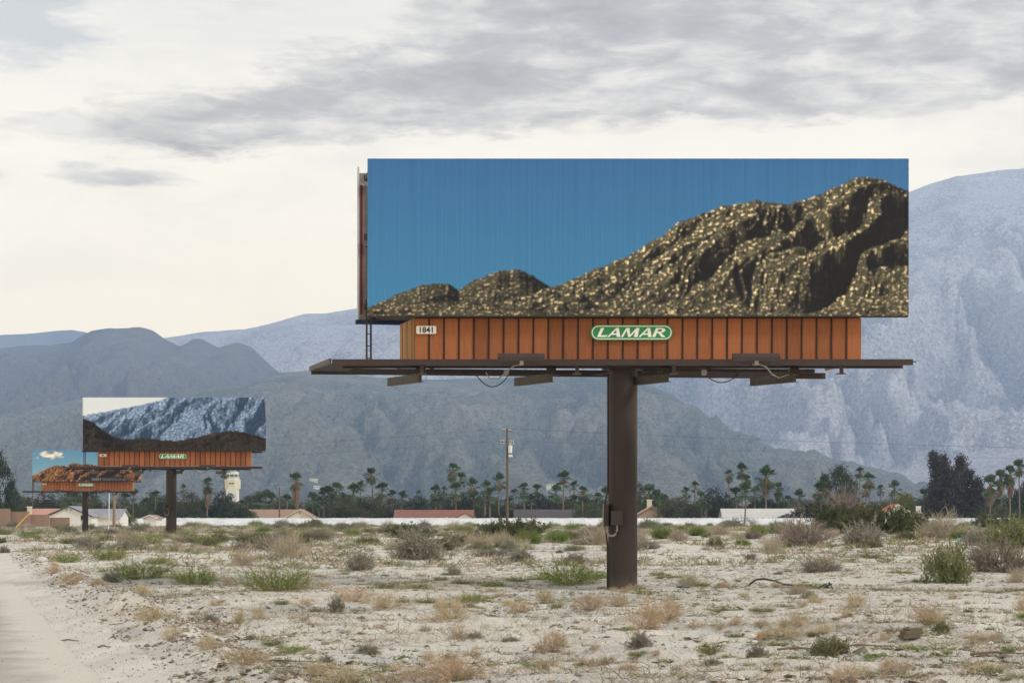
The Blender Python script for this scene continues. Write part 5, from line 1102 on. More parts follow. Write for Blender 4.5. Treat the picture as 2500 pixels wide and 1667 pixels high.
# ================================================================== THE TOWN
material('bank_concrete', (0.66, 0.665, 0.67), 0.9, 0.08, 0.25, (0.54, 0.545, 0.56), bump=0.3, bscale=2)
material('stucco_white', (0.70, 0.69, 0.66), 0.9, 0.05, 0.5)
material('stucco_cream', (0.62, 0.57, 0.46), 0.9, 0.05, 0.5)
material('stucco_tan', (0.36, 0.26, 0.19), 0.9, 0.06, 0.5)
def roof_material(name, c1, c2, sc=1.0):
    m = bpy.data.materials.new(name); m.use_nodes = True; g = NT(m.node_tree); b = m.node_tree.nodes['Principled BSDF']
    p = g.n('ShaderNodeTexCoord').outputs['Object']
    n = g.noise(g.vmul(p, (2.0, 5.0, 5.0)), 1.2, 4.0, 0.7); n2 = g.noise(p, 0.3, 4.0, 0.6)
    c = g.mix(g.ss(g.m('ADD', g.m('MULTIPLY', n, 0.6), g.m('MULTIPLY', n2, 0.4)), 0.38, 0.62), c1, c2)
    g.put(b.inputs['Base Color'], c); b.inputs['Roughness'].default_value = 0.85
    wv = g.n('ShaderNodeTexWave', {'Vector': p, 'Scale': 1.2}, bands_direction='X')
    g.put(b.inputs['Normal'], g.n('ShaderNodeBump', {'Height': wv.outputs[1], 'Strength': 0.5, 'Distance': 0.08}).outputs[0]); MATS[name] = m
roof_material('roof_salmon', (0.52, 0.27, 0.20), (0.42, 0.22, 0.165)); roof_material('roof_grey', (0.22, 0.22, 0.25), (0.33, 0.32, 0.35))
roof_material('roof_brown', (0.34, 0.22, 0.155), (0.28, 0.18, 0.13)); roof_material('roof_redbrown', (0.24, 0.105, 0.075), (0.19, 0.085, 0.065))
roof_material('roof_dark', (0.085, 0.072, 0.072), (0.065, 0.056, 0.058)); roof_material('roof_pale', (0.56, 0.55, 0.52), (0.48, 0.47, 0.44)); roof_material('roof_red', (0.50, 0.17, 0.10), (0.40, 0.14, 0.08))
material('trim_dark', (0.10, 0.10, 0.11), 0.8); material('trim_white', (0.72, 0.72, 0.70), 0.7); material('window_dark', (0.03, 0.035, 0.04), 0.2, spec=0.6)
material('block_brown', (0.27, 0.18, 0.135), 0.95, 0.12, 1.0); material('block_grey', (0.33, 0.33, 0.33), 0.9, 0.1, 1.5)
material('tower_cream', (0.60, 0.575, 0.455), 0.85, 0.04, 0.3); material('tower_white', (0.66, 0.65, 0.62), 0.85, 0.04, 0.3); material('tower_glass', (0.10, 0.14, 0.16), 0.15, spec=0.6)
material('pole_wood', (0.115, 0.085, 0.062), 0.95, 0.2, 2.0); material('pole_wood_pale', (0.26, 0.18, 0.115), 0.95, 0.2, 2.0); material('wire_dark', (0.06, 0.06, 0.065), 0.6); material('insulator', (0.55, 0.56, 0.58), 0.4)
material('yellow_guard', (0.62, 0.40, 0.03), 0.6); material('painted_pole', (0.62, 0.64, 0.66), 0.5)

def X_at(sx, Y): return (sx - CX) / FPX * Y
def Z_at(sy, Y): return EYE + (HY - sy) / FPX * Y
def roof_x(x0, x1, y0, y1, ze, zr, t=0.22):
    mb = MB(); ym = (y0 + y1) / 2; pr = [(y0, ze), (ym, zr), (y1, ze), (y1, ze - t), (ym, zr - t), (y0, ze - t)]
    n = 6; mb.v = [(x0, y, z) for y, z in pr] + [(x1, y, z) for y, z in pr]
    mb.f = [tuple(range(n)), tuple(reversed(range(n, 2 * n)))] + [(i, i + n, (i + 1) % n + n, (i + 1) % n) for i in range(n)]; return mb
def roof_y(x0, x1, y0, y1, ze, zr, t=0.22, xa=None):
    xm = (x0 + x1) / 2 if xa is None else xa
    return MB().prism_y([(x0, ze), (xm, zr), (x1, ze), (x1, ze - t), (xm, zr - t), (x0, ze - t)], y0, y1)
def gable_house(label, sx0, sx1, eave, ridge, Y, roof, wall, axis='x', depth=9.0, chimney=None, vents=0, nm='house', front=None, windows=3):
    x0, x1 = X_at(sx0, Y), X_at(sx1, Y); ze, zr = Z_at(eave, Y), Z_at(ridge, Y + (depth / 2 if axis == 'x' else 0)); zg = float(ground_z((x0 + x1) / 2, Y))
    O = ((x0 + x1) / 2, Y + depth / 2, zg); r = empty(nm, O); tag(r, label, 'house', 'low houses behind the white bank')
    ov = 0.45
    w = MB().box(x0 + ov, x1 - ov, Y + ov, Y + depth - ov, zg, ze - 0.23).build('wall', wall, r, O)
    if axis == 'x':
        rf = roof_x(x0, x1, Y, Y + depth, ze, zr).build('roof', roof, r, O)
        for xx in (x0 + ov, x1 - ov - 0.1):
            mb = MB(); b = [(xx, Y + ov, ze - 0.23), (xx, Y + depth / 2, zr - 0.3), (xx, Y + depth - ov, ze - 0.23)]; mb.v = b + [(q[0] + 0.1, q[1], q[2]) for q in b]; mb.f = [(0, 1, 2), (5, 4, 3), (0, 3, 4, 1), (1, 4, 5, 2), (2, 5, 3, 0)]
            mb.build('gable_wall', wall, r, O)
    else:
        rf = roof_y(x0, x1, Y, Y + depth, ze, zr).build('roof', roof, r, O)
        xm = (x0 + x1) / 2
        MB().prism_y([(x0 + ov, ze - 0.23), (xm, zr - 0.32), (x1 - ov, ze - 0.23)], Y + ov, Y + ov + 0.1).build('gable_wall', wall, r, O)
        MB().prism_y([(x0 - .02, ze + .02), (xm, zr + .03), (x1 + .02, ze + .02), (x1 + .02, ze - .25), (xm, zr - .25), (x0 - .02, ze - .25)], Y - 0.06, Y - 0.003).build('fascia', 'trim_dark' if roof in ('roof_grey', 'roof_dark') else wall, rf, O)
        for k in range(vents):
            vx = xm + (k - (vents - 1) / 2) * 1.0
            MB().box(vx - 0.17, vx + 0.17, Y + ov - 0.04, Y + ov - 0.003, zr - 1.25, zr - 0.75).build('gable_vent', 'trim_dark' if vents == 1 else 'block_grey', r, O)
    MB().box(x0 + 0.1, x1 - 0.1, Y - 0.09, Y - 0.064, ze - 0.2, ze - 0.05).build('gutter', 'trim_white' if wall != 'stucco_tan' else 'trim_dark', rf, O) if axis == 'x' else None
    if chimney:
        c0, c1, ct, cm, yy = chimney
        ch = MB().box(X_at(c0, Y), X_at(c1, Y), Y + yy, Y + yy + 0.9, ze - 1.0, Z_at(ct, Y) - 0.25).build('chimney', cm, rf, O)
        MB().box(X_at(c0, Y) - 0.12, X_at(c1, Y) + 0.12, Y + yy - 0.12, Y + yy + 1.02, Z_at(ct, Y) - 0.248, Z_at(ct, Y)).build('chimney_cap', 'trim_white', rf, O)
    for k in range(windows):                                # windows low on the street side
        wx = x0 + ov + (x1 - x0 - 2 * ov) * (k + 0.5) / windows
        wn = MB().box(wx - 0.7, wx + 0.7, Y + ov - 0.03, Y + ov - 0.004, zg + 0.9, min(zg + 2.1, ze - 0.5)).build('window', 'trim_white', r, O)
        MB().box(wx - 0.62, wx + 0.62, Y + ov - 0.045, Y + ov - 0.033, zg + 0.98, min(zg + 2.02, ze - 0.58)).build('pane', 'window_dark', wn, O)
    if front:
        f0, f1, fe, fr, fm = front; a0, a1 = X_at(f0, Y), X_at(f1, Y)
        roof_y(a0, a1, Y - 1.6, Y + 4, Z_at(fe, Y), Z_at(fr, Y), 0.15).build('porch_roof', roof, r, O)
        MB().prism_y([(a0 + 0.3, Z_at(fe, Y) - 0.2), ((a0 + a1) / 2, Z_at(fr, Y) - 0.25), (a1 - 0.3, Z_at(fe, Y) - 0.2), (a1 - 0.3, zg), (a0 + 0.3, zg)], Y - 1.3, Y - 1.2).build('porch_gable', fm, r, O)
    return r
gable_house('house with salmon tiled roof and white chimney beside the brown block wall', 62, 150, 1262, 1241, 505, 'roof_salmon', 'stucco_cream', 'x', 10, (64, 73, 1236, 'stucco_cream', 1.0))
gable_house('white gabled house with grey roof edge and two attic vents', 106, 227, 1259.5, 1234.5, 490, 'roof_grey', 'stucco_white', 'y', 14, vents=2, windows=0)
gable_house('long grey tiled roof joined beside the white gable', 200, 298, 1260, 1241.5, 498, 'roof_grey', 'stucco_white', 'x', 11, windows=0)
gable_house('salmon tiled roof peeping out behind the grey tiled one', 255, 293, 1257, 1245, 530, 'roof_salmon', 'stucco_cream', 'x', 10)
gable_house('small white gable with dark roof beyond the blue granite billboard pole', 345, 385, 1264, 1256, 520, 'roof_brown', 'stucco_white', 'y', 10, windows=0)
gable_house('house with flat brown shingle roof beside a cream gable', 600, 728, 1264, 1243, 568, 'roof_brown', 'stucco_cream', 'x', 12)
gable_house('cream gable end with brown roof and one dark attic vent', 688, 775, 1267, 1242, 565, 'roof_brown', 'stucco_cream', 'y', 12, vents=1)
gable_house('long house with red-brown shingle roof and small cream porch gable', 960, 1156, 1266, 1244, 568, 'roof_redbrown', 'stucco_cream', 'x', 12, front=(1108, 1162, 1265, 1251, 'stucco_cream'))
gable_house('long house with dark purple-brown roof', 1254, 1412, 1266, 1243, 572, 'roof_dark', 'stucco_tan', 'x', 12)
gable_house('tan stucco house with tiled gable and pale chimney beside the billboard pole', 1545, 1640, 1262, 1234, 566, 'roof_salmon', 'stucco_tan', 'y', 12, (1582, 1594, 1219, 'stucco_cream', 4.0), vents=1)
gable_house('house with broad off-white roof and small dark gable', 1764, 1946, 1266, 1241, 566, 'roof_pale', 'stucco_white', 'x', 12, front=(1896, 1944, 1262, 1252, 'trim_dark'))
gable_house('red tiled roof half hidden by the creosote clump', 2150, 2235, 1256, 1230, 566, 'roof_red', 'stucco_white', 'y', 12, (2239, 2250, 1235, 'stucco_white', 1.0))
gable_house('low house with tan-brown roof before the huge feathery tree', 2310, 2445, 1266, 1254, 566, 'roof_brown', 'stucco_tan', 'x', 10, (2357, 2373, 1246, 'stucco_white', 2.0))

# far hillside houses, standing on the scrub hill
def hill_house(label, sx0, sx1, sy0, sy1):
    for Y in np.linspace(4200, 6600, 900):
        X = X_at((sx0 + sx1) / 2, Y)
        if float(rD.z(np.array(X), np.array(Y))) >= Z_at(sy1, Y): break
    Y = float(Y); zg = Z_at(sy1, Y); x0, x1 = X_at(sx0, Y), X_at(sx1, Y); O = ((x0 + x1) / 2, Y, zg)
    r = empty('hillside_house', O); tag(r, label, 'house', 'houses high on the scrub hill')
    MB().box(x0, x1, Y - 6, Y + 6, zg - 9, Z_at(sy0, Y) - 0.8).build('wall', 'stucco_cream' if 'tan' in label else 'stucco_white', r, O)
    MB().box(x0 - 0.8, x1 + 0.8, Y - 6.8, Y + 6.8, Z_at(sy0, Y) - 0.79, Z_at(sy0, Y)).build('roof', 'roof_brown' if 'tan' in label else 'roof_pale', r, O)
    for k in range(3):
        wx = x0 + (x1 - x0) * (k + .5) / 3; MB().box(wx - 1.1, wx + 1.1, Y - 6.06, Y - 6.01, zg + 0.8, zg + 2.4).build('window', 'window_dark', r, O)
hill_house('pale tan flat-roofed house alone on the scrub hill', 756, 776, 1167, 1176)
hill_house('white flat-roofed house low on the scrub hill', 766, 782, 1185, 1191)
hill_house('wide pale tan house on the scrub hill beyond the palms', 1333, 1360, 1180, 1186)

# ---- white concrete-lined bank
bx0, bx1 = X_at(262, 552), X_at(2900, 552)
xs = np.linspace(bx0, bx1, 420); prof = [(544.5, -2.1), (546.5, -1.6), (549, -0.6), (551.5, 0.15), (553, 0.36), (554.5, 0.40), (556, -0.4), (559, -2.2)]
pv_ = np.array(prof); lift = 0.10 * fbm(xs / 14, xs * 0, 3) - 0.25 * sstep(-xs, -X_at(420, 552), -bx0) * 1.0
VX = np.repeat(xs[:, None], len(prof), 1); VY = pv_[None, :, 0] + 0.9 * fbm(VX / 6.0, pv_[None, :, 1] + VX * 0 + 3.3, 3); VZ = pv_[None, :, 1] + lift[:, None] * np.array([0, .3, .6, 1, 1, 1, .6, 0])[None, :] + 0.08 * fbm(VX / 2.5, VY / 2.5, 2)
bank = obj_from('concrete_bank', mesh_np('concrete_bank', np.stack([VX, VY, VZ], -1).reshape(-1, 3), grid_faces(len(xs), len(prof))[:, ::-1], smooth=True), 'bank_concrete')
tag(bank, 'long white concrete-lined bank between the desert and the houses', 'wall')
def rock_mesh(nm, seed, sub=2, flat=0.65):
    import bmesh
    bm = bmesh.new(); bmesh.ops.create_icosphere(bm, subdivisions=sub, radius=0.5); rr = random.Random(seed); dirs = [Vector((rr.gauss(0, 1), rr.gauss(0, 1), rr.gauss(0, 1))).normalized() for _ in range(9)]
    for v in bm.verts:
        k = 1.0
        for d in dirs: k -= 0.16 * max(0, v.co.normalized().dot(d) - 0.55) / 0.45
        v.co *= k * rr.uniform(0.95, 1.05); v.co.z *= flat
    me = bpy.data.meshes.new(nm); bm.to_mesh(me); bm.free(); return me
material('pale_rock', (0.52, 0.50, 0.47), 0.9, 0.2, 3.0, bump=0.4, bscale=10); material('grey_rock', (0.33, 0.335, 0.34), 0.9, 0.25, 3.0, bump=0.4, bscale=10); material('dark_rock', (0.13, 0.12, 0.115), 0.9, 0.25, 3.0)
# rubble along the crest
OCT = np.array([(1, 0, 0), (-1, 0, 0), (0, 1, 0), (0, -1, 0), (0, 0, 1), (0, 0, -1)], float); OF = np.array([(0, 2, 4), (2, 1, 4), (1, 3, 4), (3, 0, 4), (2, 0, 5), (1, 2, 5), (3, 1, 5), (0, 3, 5)])
def pebbles(name, C, size, mats, mi, flat=0.6, sink=0.3):
    n = len(C); th = rng.uniform(0, 2 * np.pi, n); V = OCT[None] * rng.uniform(0.6, 1.2, (n, 6, 1)) * np.stack([size * rng.uniform(0.7, 1.3, n), size * rng.uniform(0.7, 1.3, n), size * flat * rng.uniform(0.6, 1.2, n)], -1)[:, None, :] / 2
    c_, s_ = np.cos(th)[:, None], np.sin(th)[:, None]
    tilt = rng.normal(size=(n, 2)) * 0.25
    V = np.stack([V[..., 0] * c_ - V[..., 1] * s_, V[..., 0] * s_ + V[..., 1] * c_, V[..., 2] + V[..., 0] * tilt[:, :1] + V[..., 1] * tilt[:, 1:]], -1)
    V = V + C[:, None, :] + np.array([0, 0, 1]) * (size * flat * (0.5 - sink))[:, None, None]
    F = (OF[None] + (np.arange(n) * 6)[:, None, None]).reshape(-1, 3)
    return obj_from(name, mesh_np(name, V.reshape(-1, 3), F, np.repeat(mi, 8)), mats)
n = 420; cx_ = rng.uniform(bx0, bx1, n); cz = np.interp(cx_, xs, lift) + 0.38
tag(pebbles('bank_rubble', np.stack([cx_, 553.5 + rng.normal(size=n) * 0.6, cz], -1), rng.uniform(0.2, 0.7, n), ['pale_rock', 'grey_rock'], rng.integers(0, 2, n)), 'loose stones along the crest of the white bank', 'stones', kind='stuff')

# ---- block walls on the left
def block_wall(label, sx0, sx1, top, Y):
    x0, x1 = X_at(sx0, Y), X_at(sx1, Y); zg = float(ground_z((x0 + x1) / 2, Y)) - 0.2; zt = Z_at(top, Y); O = ((x0 + x1) / 2, Y, zg)
    r = empty('block_wall', O); tag(r, label, 'wall', 'brown block garden walls')
    MB().box(x0, x1, Y, Y + 0.2, zg, zt - 0.12).build('wall_panel', 'block_brown', r, O); MB().box(x0 - 0.04, x1 + 0.04, Y - 0.04, Y + 0.24, zt - 0.118, zt).build('coping', 'block_brown', r, O)
    k = 0
    while x0 + k * 3.0 < x1: MB().box(x0 + k * 3.0, x0 + k * 3.0 + 0.4, Y - 0.06, Y - 0.003, zg, zt - 0.125).build('pier', 'block_brown', r, O); k += 1
block_wall('tall section of the brown block wall beside the salmon roof', -90, 25, 1241, 470)
block_wall('lower stepped section of the brown block wall', 26, 72, 1248, 472)
block_wall('lowest section of the brown block wall under the white gable', 73, 120, 1256, 474); block_wall('short end of the brown block wall beside the orange ridge billboard pole', 121, 170, 1263, 476)

# ---- control tower
def tower():
    Y = 1100.0; xc = X_at(568, Y); zg = -1.75; O = (xc, Y, zg); r = empty('control_tower', O); tag(r, 'cream and white airport control tower with dark glass cab', 'tower')
    k = Y / FPX
    def ring(name, mat, hw, y0, y1, par=r, n=8, hw2=None):
        p = [(xc + hw * k * math.cos(R(22.5 + a * 360 / n)) * 1.06, Y + hw * k * math.sin(R(22.5 + a * 360 / n)) * 1.06) for a in range(n)]
        q = None if hw2 is None else [(xc + hw2 * k * math.cos(R(22.5 + a * 360 / n)) * 1.06, Y + hw2 * k * math.sin(R(22.5 + a * 360 / n)) * 1.06) for a in range(n)]
        return MB().prism(p, Z_at(y0, Y), Z_at(y1, Y), q).build(name, mat, par, O)
    p = [(xc - 12.2 * k, Y - 6), (xc + 12.2 * k, Y - 6), (xc + 12.2 * k, Y + 6), (xc - 12.2 * k, Y + 6)]
    sh = MB().prism(p, zg, Z_at(1193.2, Y)).build('shaft', 'tower_white', r, O)
    for i in range(6): MB().box(xc - 12.2 * k + 0.45 + i * 0.88, xc - 12.2 * k + 0.62 + i * 0.88, Y - 6.12, Y - 6.005, zg, Z_at(1194, Y)).build('rib', 'tower_white', sh, O)
    ring('lower_gallery', 'tower_cream', 18.5, 1193, 1187.5); b2 = ring('upper_gallery', 'tower_cream', 18.6, 1187.3, 1173, r, 8, 18.9)
    ring('gallery_band', 'tower_white', 19.3, 1172.8, 1171)
    for i in (-1, 1): MB().box(xc + i * 3.0 * k - 0.5, xc + i * 3.0 * k + 0.5, Y - 4.25, Y - 4.13, Z_at(1181.5, Y), Z_at(1178.5, Y)).build('window', 'window_dark', b2, O)
    ring('neck', 'tower_white', 15.8, 1170.8, 1168); ring('cab_sill', 'tower_cream', 16.2, 1167.8, 1164.5)
    cb = ring('cab_glass', 'tower_glass', 12.5, 1164.3, 1157.7, r, 8, 14.0)
    for a in range(8):
        t_ = R(22.5 + a * 45); MB().bar((xc + 13.3 * k * math.cos(t_), Y + 13.3 * k * math.sin(t_), Z_at(1164.2, Y)), (xc + 15.0 * k * math.cos(t_), Y + 15.0 * k * math.sin(t_), Z_at(1157.8, Y)), 0.28).build('mullion', 'tower_white', cb, O)
    rf = ring('roof', 'tower_white', 14.8, 1157.5, 1152.2); ring('roof_cap', 'tower_cream', 13.0, 1152, 1150.5, rf)
    MB().tube([(xc, Y, Z_at(1150.4, Y)), (xc, Y, Z_at(1143, Y))], 0.1, 6).build('antenna', 'wire_dark', rf, O)
tower()

# ---- poles and wires
def wood_pole(label, sx, top, Y, rad, mat='pole_wood', group='wooden utility poles', arms=()):
    X = X_at(sx, Y); zg = float(ground_z(X, Y)); zt = Z_at(top, Y); r = empty('utility_pole', (X, Y, zg)); tag(r, label, 'utility pole', group)
    MB().tube([(0, 0, -0.3), (0.05, 0, (zt - zg) / 2), (0, 0, zt - zg)], rad, 10, rad * 0.68).build('pole', mat, r, None, True)
    for dz_, L in arms:
        a = MB().bar((-L * 0.35, -L, zt - zg - dz_), (L * 0.35, L, zt - zg - dz_), 0.12, 0.14).build('crossarm', mat, r)
        for q in (-0.92, -0.5, 0.5, 0.92): MB().tube([(L * 0.35 * q, L * q, zt - zg - dz_ + 0.08), (L * 0.35 * q, L * q, zt - zg - dz_ + 0.3)], 0.06, 8, 0.04).build('insulator', 'insulator', a)
    return r, X, zg, zt
r, X, zg, zt = wood_pole('tall wooden utility pole with transformer standing behind creosote bushes', 1238, 1047, 275, 0.20, arms=((0.25, 1.5),))
H = zt - zg
a = MB().bar((-0.9, -0.5, H - 1.75), (0.95, 0.5, H - 1.75), 0.1, 0.12).build('crossarm', 'pole_wood', r)
for q in (-0.85, -0.45, 0.35, 0.6, 0.9):
    MB().tube([(q * .95, q * .5, H - 1.95), (q * .95, q * .5, H - 1.45)], 0.07, 8, 0.05).build('cutout_fuse', 'insulator', a)
tr = MB().tube([(0.42, -0.25, H - 3.2), (0.42, -0.25, H - 2.3)], 0.27, 14).build('transformer', 'painted_pole', r, None, True)
MB().tube([(0.42, -0.25, H - 2.298), (0.42, -0.25, H - 2.22)], 0.29, 14).build('lid', 'painted_pole', tr); MB().tube([(0.42, -0.25, H - 2.22), (0.42, -0.25, H - 2.0)], 0.05, 8).build('bushing', 'insulator', tr)
MB().box(0.2, 0.75, -0.4, 0.1, H - 3.75, H - 3.45).build('service_box', 'painted_pole', r)
for i, (oz, oy) in enumerate(((0.05, 1.3), (0.05, -1.3), (-1.5, 0.4))):                     # wires towards the neighbours of this pole
    for x1_, y1_, z1_, lab in ((X + 190, 330, zt - 0.9, 'towards the houses'), (X - 150, 390, zt - 1.1, 'towards the control tower')):
        p0 = Vector((X + (0.46 if oy > 0 else -0.46), 275 + oy, zt + oz)); p1 = Vector((x1_, y1_ + oy, z1_ + oz))
        pts = [p0.lerp(p1, t_ / 14) - Vector((0, 0, 1.6 * 4 * (t_ / 14) * (1 - t_ / 14))) for t_ in range(15)]
        o = MB().tube([p_ - p0 for p_ in pts], 0.009, 4).build('overhead_wire', 'wire_dark'); o.location = p0
        tag(o, 'thin overhead wire leaving the transformer pole ' + lab, 'wire', 'overhead wires')
wood_pole('thin dark utility pole rising behind the brown-roofed house', 682, 1187, 560, 0.22, arms=((0.4, 0.9),))
wood_pole('bare reddish wooden pole between palms behind the red-brown roof', 1073, 1188, 590, 0.26)
wood_pole('distant dark utility pole beside the largest billboard pole', 1457, 1192, 680, 0.2, arms=((0.4, 1.2),))
wood_pole('distant utility pole among low trees beyond the utility transformer pole', 1268, 1215, 700, 0.2)
wood_pole('brown wooden pole beside the white steel pole under the orange ridge billboard', 278, 1180, 300, 0.24, 'pole_wood_pale')
wood_pole('thin dark pole before the white gabled house', 79, 1175, 520, 0.18)
wood_pole('dark slim pole behind the grey tiled roof', 292, 1195, 560, 0.2)
X, Y, Z = hit(264, 1298); r = empty('steel_pole', (X, Y, Z)); tag(r, 'slim white steel pole beside the orange ridge billboard pole', 'pole')
MB().tube([(0, 0, -0.2), (0.12, 0, 2.2), (0.16, 0, Z_at(1204, Y) - Z)], 0.075, 10).build('post', 'painted_pole', r, None, True); MB().box(-0.14, 0.14, -0.14, 0.14, -0.1, 0.06).build('base_plate', 'painted_pole', r)
for sx, sy, w, lab in ((277, 1297, 20, 'grey utility cabinet at the foot of the brown wooden pole'), (199, 1293, 9, 'small grey utility cabinet beside the orange ridge billboard pole')):
    X, Y, Z = hit(sx, sy); W = w / FPX * Y; r = empty('utility_cabinet', (X, Y, Z)); tag(r, lab, 'cabinet')
    MB().box(-W / 2, W / 2, 0, 0.7, -0.1, 0.52).build('cabinet_body', 'block_grey', r); MB().box(-W / 2 - 0.04, W / 2 + 0.04, -0.04, 0.74, 0.522, 0.6).build('lid', 'pale_rock', r)
X, Y, Z = hit(36, 1290); q = Vector((X_at(72, Y + 2), Y + 2, Z_at(1252, Y + 2))) - Vector((X, Y, Z)); o = MB().tube([Vector((0, 0, 0)) - q * 0.05, q * 0.5, q], 0.085, 8).build('guy_wire_guard', 'yellow_guard', None, None, True); o.location = (X, Y, Z); tag(o, 'slanted yellow guard tube of a guy wire beside the dirt road', 'guard')
X, Y, Z = hit(298, 1280); r = empty('sign_post', (X, Y, Z)); tag(r, 'small thin sign post before the white bank beside the grey tiled roof', 'sign'); h_ = Z_at(1247, Y) - Z
MB().box(-0.04, 0.04, -0.04, 0.04, -0.1, h_).build('post', 'galvanised', r); MB().box(-0.22, 0.22, -0.07, -0.045, h_ - 0.7, h_ - 0.02).build('plate', 'painted_pole', r)

# ================================================================== GROUND LITTER
def spread(n, y0, y1, pw=1.0, half=0.27):
    Y = y0 * (y1 / y0) ** (rng.uniform(0, 1, n) ** pw); X = rng.uniform(-1, 1, n) * half * Y; return X, Y
def keep_field(X, Y, e0=0.6): return X - road_edge_x(Y) > e0
X, Y = spread(26000, 22, 95, 1.1); X, Y = X[keep_field(X, Y)], Y[keep_field(X, Y)]
k = fbm(X / 4.0 + 50, Y / 6.0, 3) + 0.35 * rng.normal(size=len(X)) > 0.05; X, Y = X[k], Y[k]
sz = np.exp(rng.normal(-3.5, 0.55, len(X))) * 1.25; sz = np.clip(sz, 0.012, 0.16)
tag(pebbles('gravel', np.stack([X, Y, ground_z(X, Y)], -1), sz, ['pale_rock', 'grey_rock', 'dark_rock'], rng.choice(3, len(X), p=[0.5, 0.36, 0.14])), 'scattered pale and grey gravel on the sand', 'gravel', kind='stuff')
material('dark_clod', (0.17, 0.142, 0.112), 0.95, 0.25, 4.0); material('brown_clod', (0.29, 0.245, 0.195), 0.95, 0.2, 4.0)
# clods along the windrow and flakes of crust
def plates(name, X, Y, size, mats, flat, label, cat, lift=0.0):
    tag(pebbles(name, np.stack([X, Y, ground_z(X, Y) + lift], -1), size, mats, rng.integers(0, len(mats), len(X)), flat, 0.25), label, cat, kind='stuff')
n = 9000; Y = 22 * (110 / 22) ** rng.uniform(0, 1, n); e = 0.9 + 0.55 * rng.normal(size=n) + 0.5 * rng.exponential(0.6, n); X = road_edge_x(Y) + e
k = (e > -0.1) & (fbm(X / 1.3, Y / 2.2 + 9, 2) > -0.15); plates('dirt_clods', X[k], Y[k], np.clip(np.exp(rng.normal(-3.1, 0.55, k.sum())), 0.015, 0.15), ['dark_clod', 'brown_clod'], 0.55, 'churned dirt clods along the road edge', 'clods')
n = 2600; Y = 22 * (60 / 22) ** rng.uniform(0, 1, n); e = -2.6 * rng.uniform(0, 1, n) ** 1.8 + 0.3; Xr = road_edge_x(Y) + e; sz = np.clip(np.exp(rng.normal(-4.1, 0.5, n)), 0.008, 0.06)
tag(pebbles('road_grit', np.stack([Xr, Y, -0.068 + 0 * Y], -1), sz, ['brown_clod', 'grey_rock', 'dark_clod'], rng.integers(0, 3, n), 0.6, 0.2), 'loose grit and crumbs strewn over the dirt road', 'grit', kind='stuff')
X, Y = spread(26000, 22, 60, 1.3); m_ = (fbm(X / 2.6 + 11, Y / 1.5 - 4, 3) + 0.12 * rng.normal(size=len(X)) + 0.25 * sstep(X, -2, 8) * (1 - sstep(Y, 28, 40)) > 0.22) & keep_field(X, Y, 1.5); X, Y = X[m_], Y[m_]
plates('crust_flakes', X, Y, np.clip(np.exp(rng.normal(-2.9, 0.6, len(X))), 0.025, 0.22), ['dark_clod', 'brown_clod', 'brown_clod'], 0.28, 'dark curled flakes of dried crust', 'crust')
# twigs, dead stems and low growth
def litter(name, n, y0, y1, mats, mi, size, label, cat, thr, noise_k, blades=5, wid=0.10, up=0.5, seed=0.0, pw=1.0, e0=1.0):
    X, Y = spread(n, y0, y1, pw, 0.28); m_ = keep_field(X, Y, e0) & (fbm(X / noise_k + seed, Y / (noise_k * 1.4) - seed, 3) + 0.18 * rng.normal(size=n) > thr); X, Y = X[m_], Y[m_]
    b_ = VB(); base = np.stack([X, Y, ground_z(X, Y)], -1); N_ = len(base)
    for mtr in range(len(mats)):
        sel = base[rng.integers(0, len(mats), N_) == mtr]
        s0 = np.repeat(sel, blades, 0); q = len(s0); L = size * (0.5 + rng.uniform(0, 1, q)) * (1 + s0[:, 1] / 220.0)
        d = unit(q); d[:, 2] = np.abs(d[:, 2]) * up + 0.15; d /= np.linalg.norm(d, axis=1)[:, None]
        s0 = s0 + np.stack([rng.normal(size=q), rng.normal(size=q), 0 * L], -1) * (L * 0.5)[:, None]; s0[:, 2] = ground_z(s0[:, 0], s0[:, 1])
        mid = s0 + d * (L * 0.55)[:, None]; tip = mid + d * (L * 0.5)[:, None] - np.array([0, 0, 1]) * (L * 0.12)[:, None]
        P = np.stack([s0, mid, tip], 1); w = L * wid
        sd = np.cross(d, np.array([0, 1.0, 0.2])); sd /= np.linalg.norm(sd, axis=1)[:, None] + 1e-9
        ww = w[:, None] * np.array([0.5, 0.8, 0.15])[None]
        V = np.stack([P - sd[:, None] * ww[..., None] / 2, P + sd[:, None] * ww[..., None] / 2], 2).reshape(-1, 3)
        bs = (np.arange(q) * 6)[:, None] + (np.arange(2) * 2)[None]; b_.add(V, np.stack([bs, bs + 1, bs + 3, bs + 2], -1).reshape(-1, 4), mtr)
    me = b_.mesh(name)
    for mm in mats: me.materials.append(M[mm])
    tag(obj_from(name, me, []), label, cat, kind='stuff')
litter('low_weeds', 15000, 24, 120, ['bright_leaf', 'olive_leaf'], 0, 0.055, 'sprinkle of tiny green weeds over the sand', 'weeds', 0.06, 7.0, 8, 0.14, 0.5, 3.0)
litter('dry_litter', 22000, 22, 120, ['straw', 'pale_straw', 'dead_twig'], 0, 0.11, 'fine dry stalks and twigs over the sand', 'litter', 0.0, 5.0, 5, 0.05, 0.6, 8.0)
litter('ground_cover', 20000, 75, 540, ['olive_leaf', 'pale_straw', 'sage_leaf', 'straw', 'bright_leaf'], 0, 0.20, 'low mixed growth covering the flat towards the white bank', 'ground cover', -0.06, 16.0, 9, 0.09, 0.7, 5.0, 0.8)
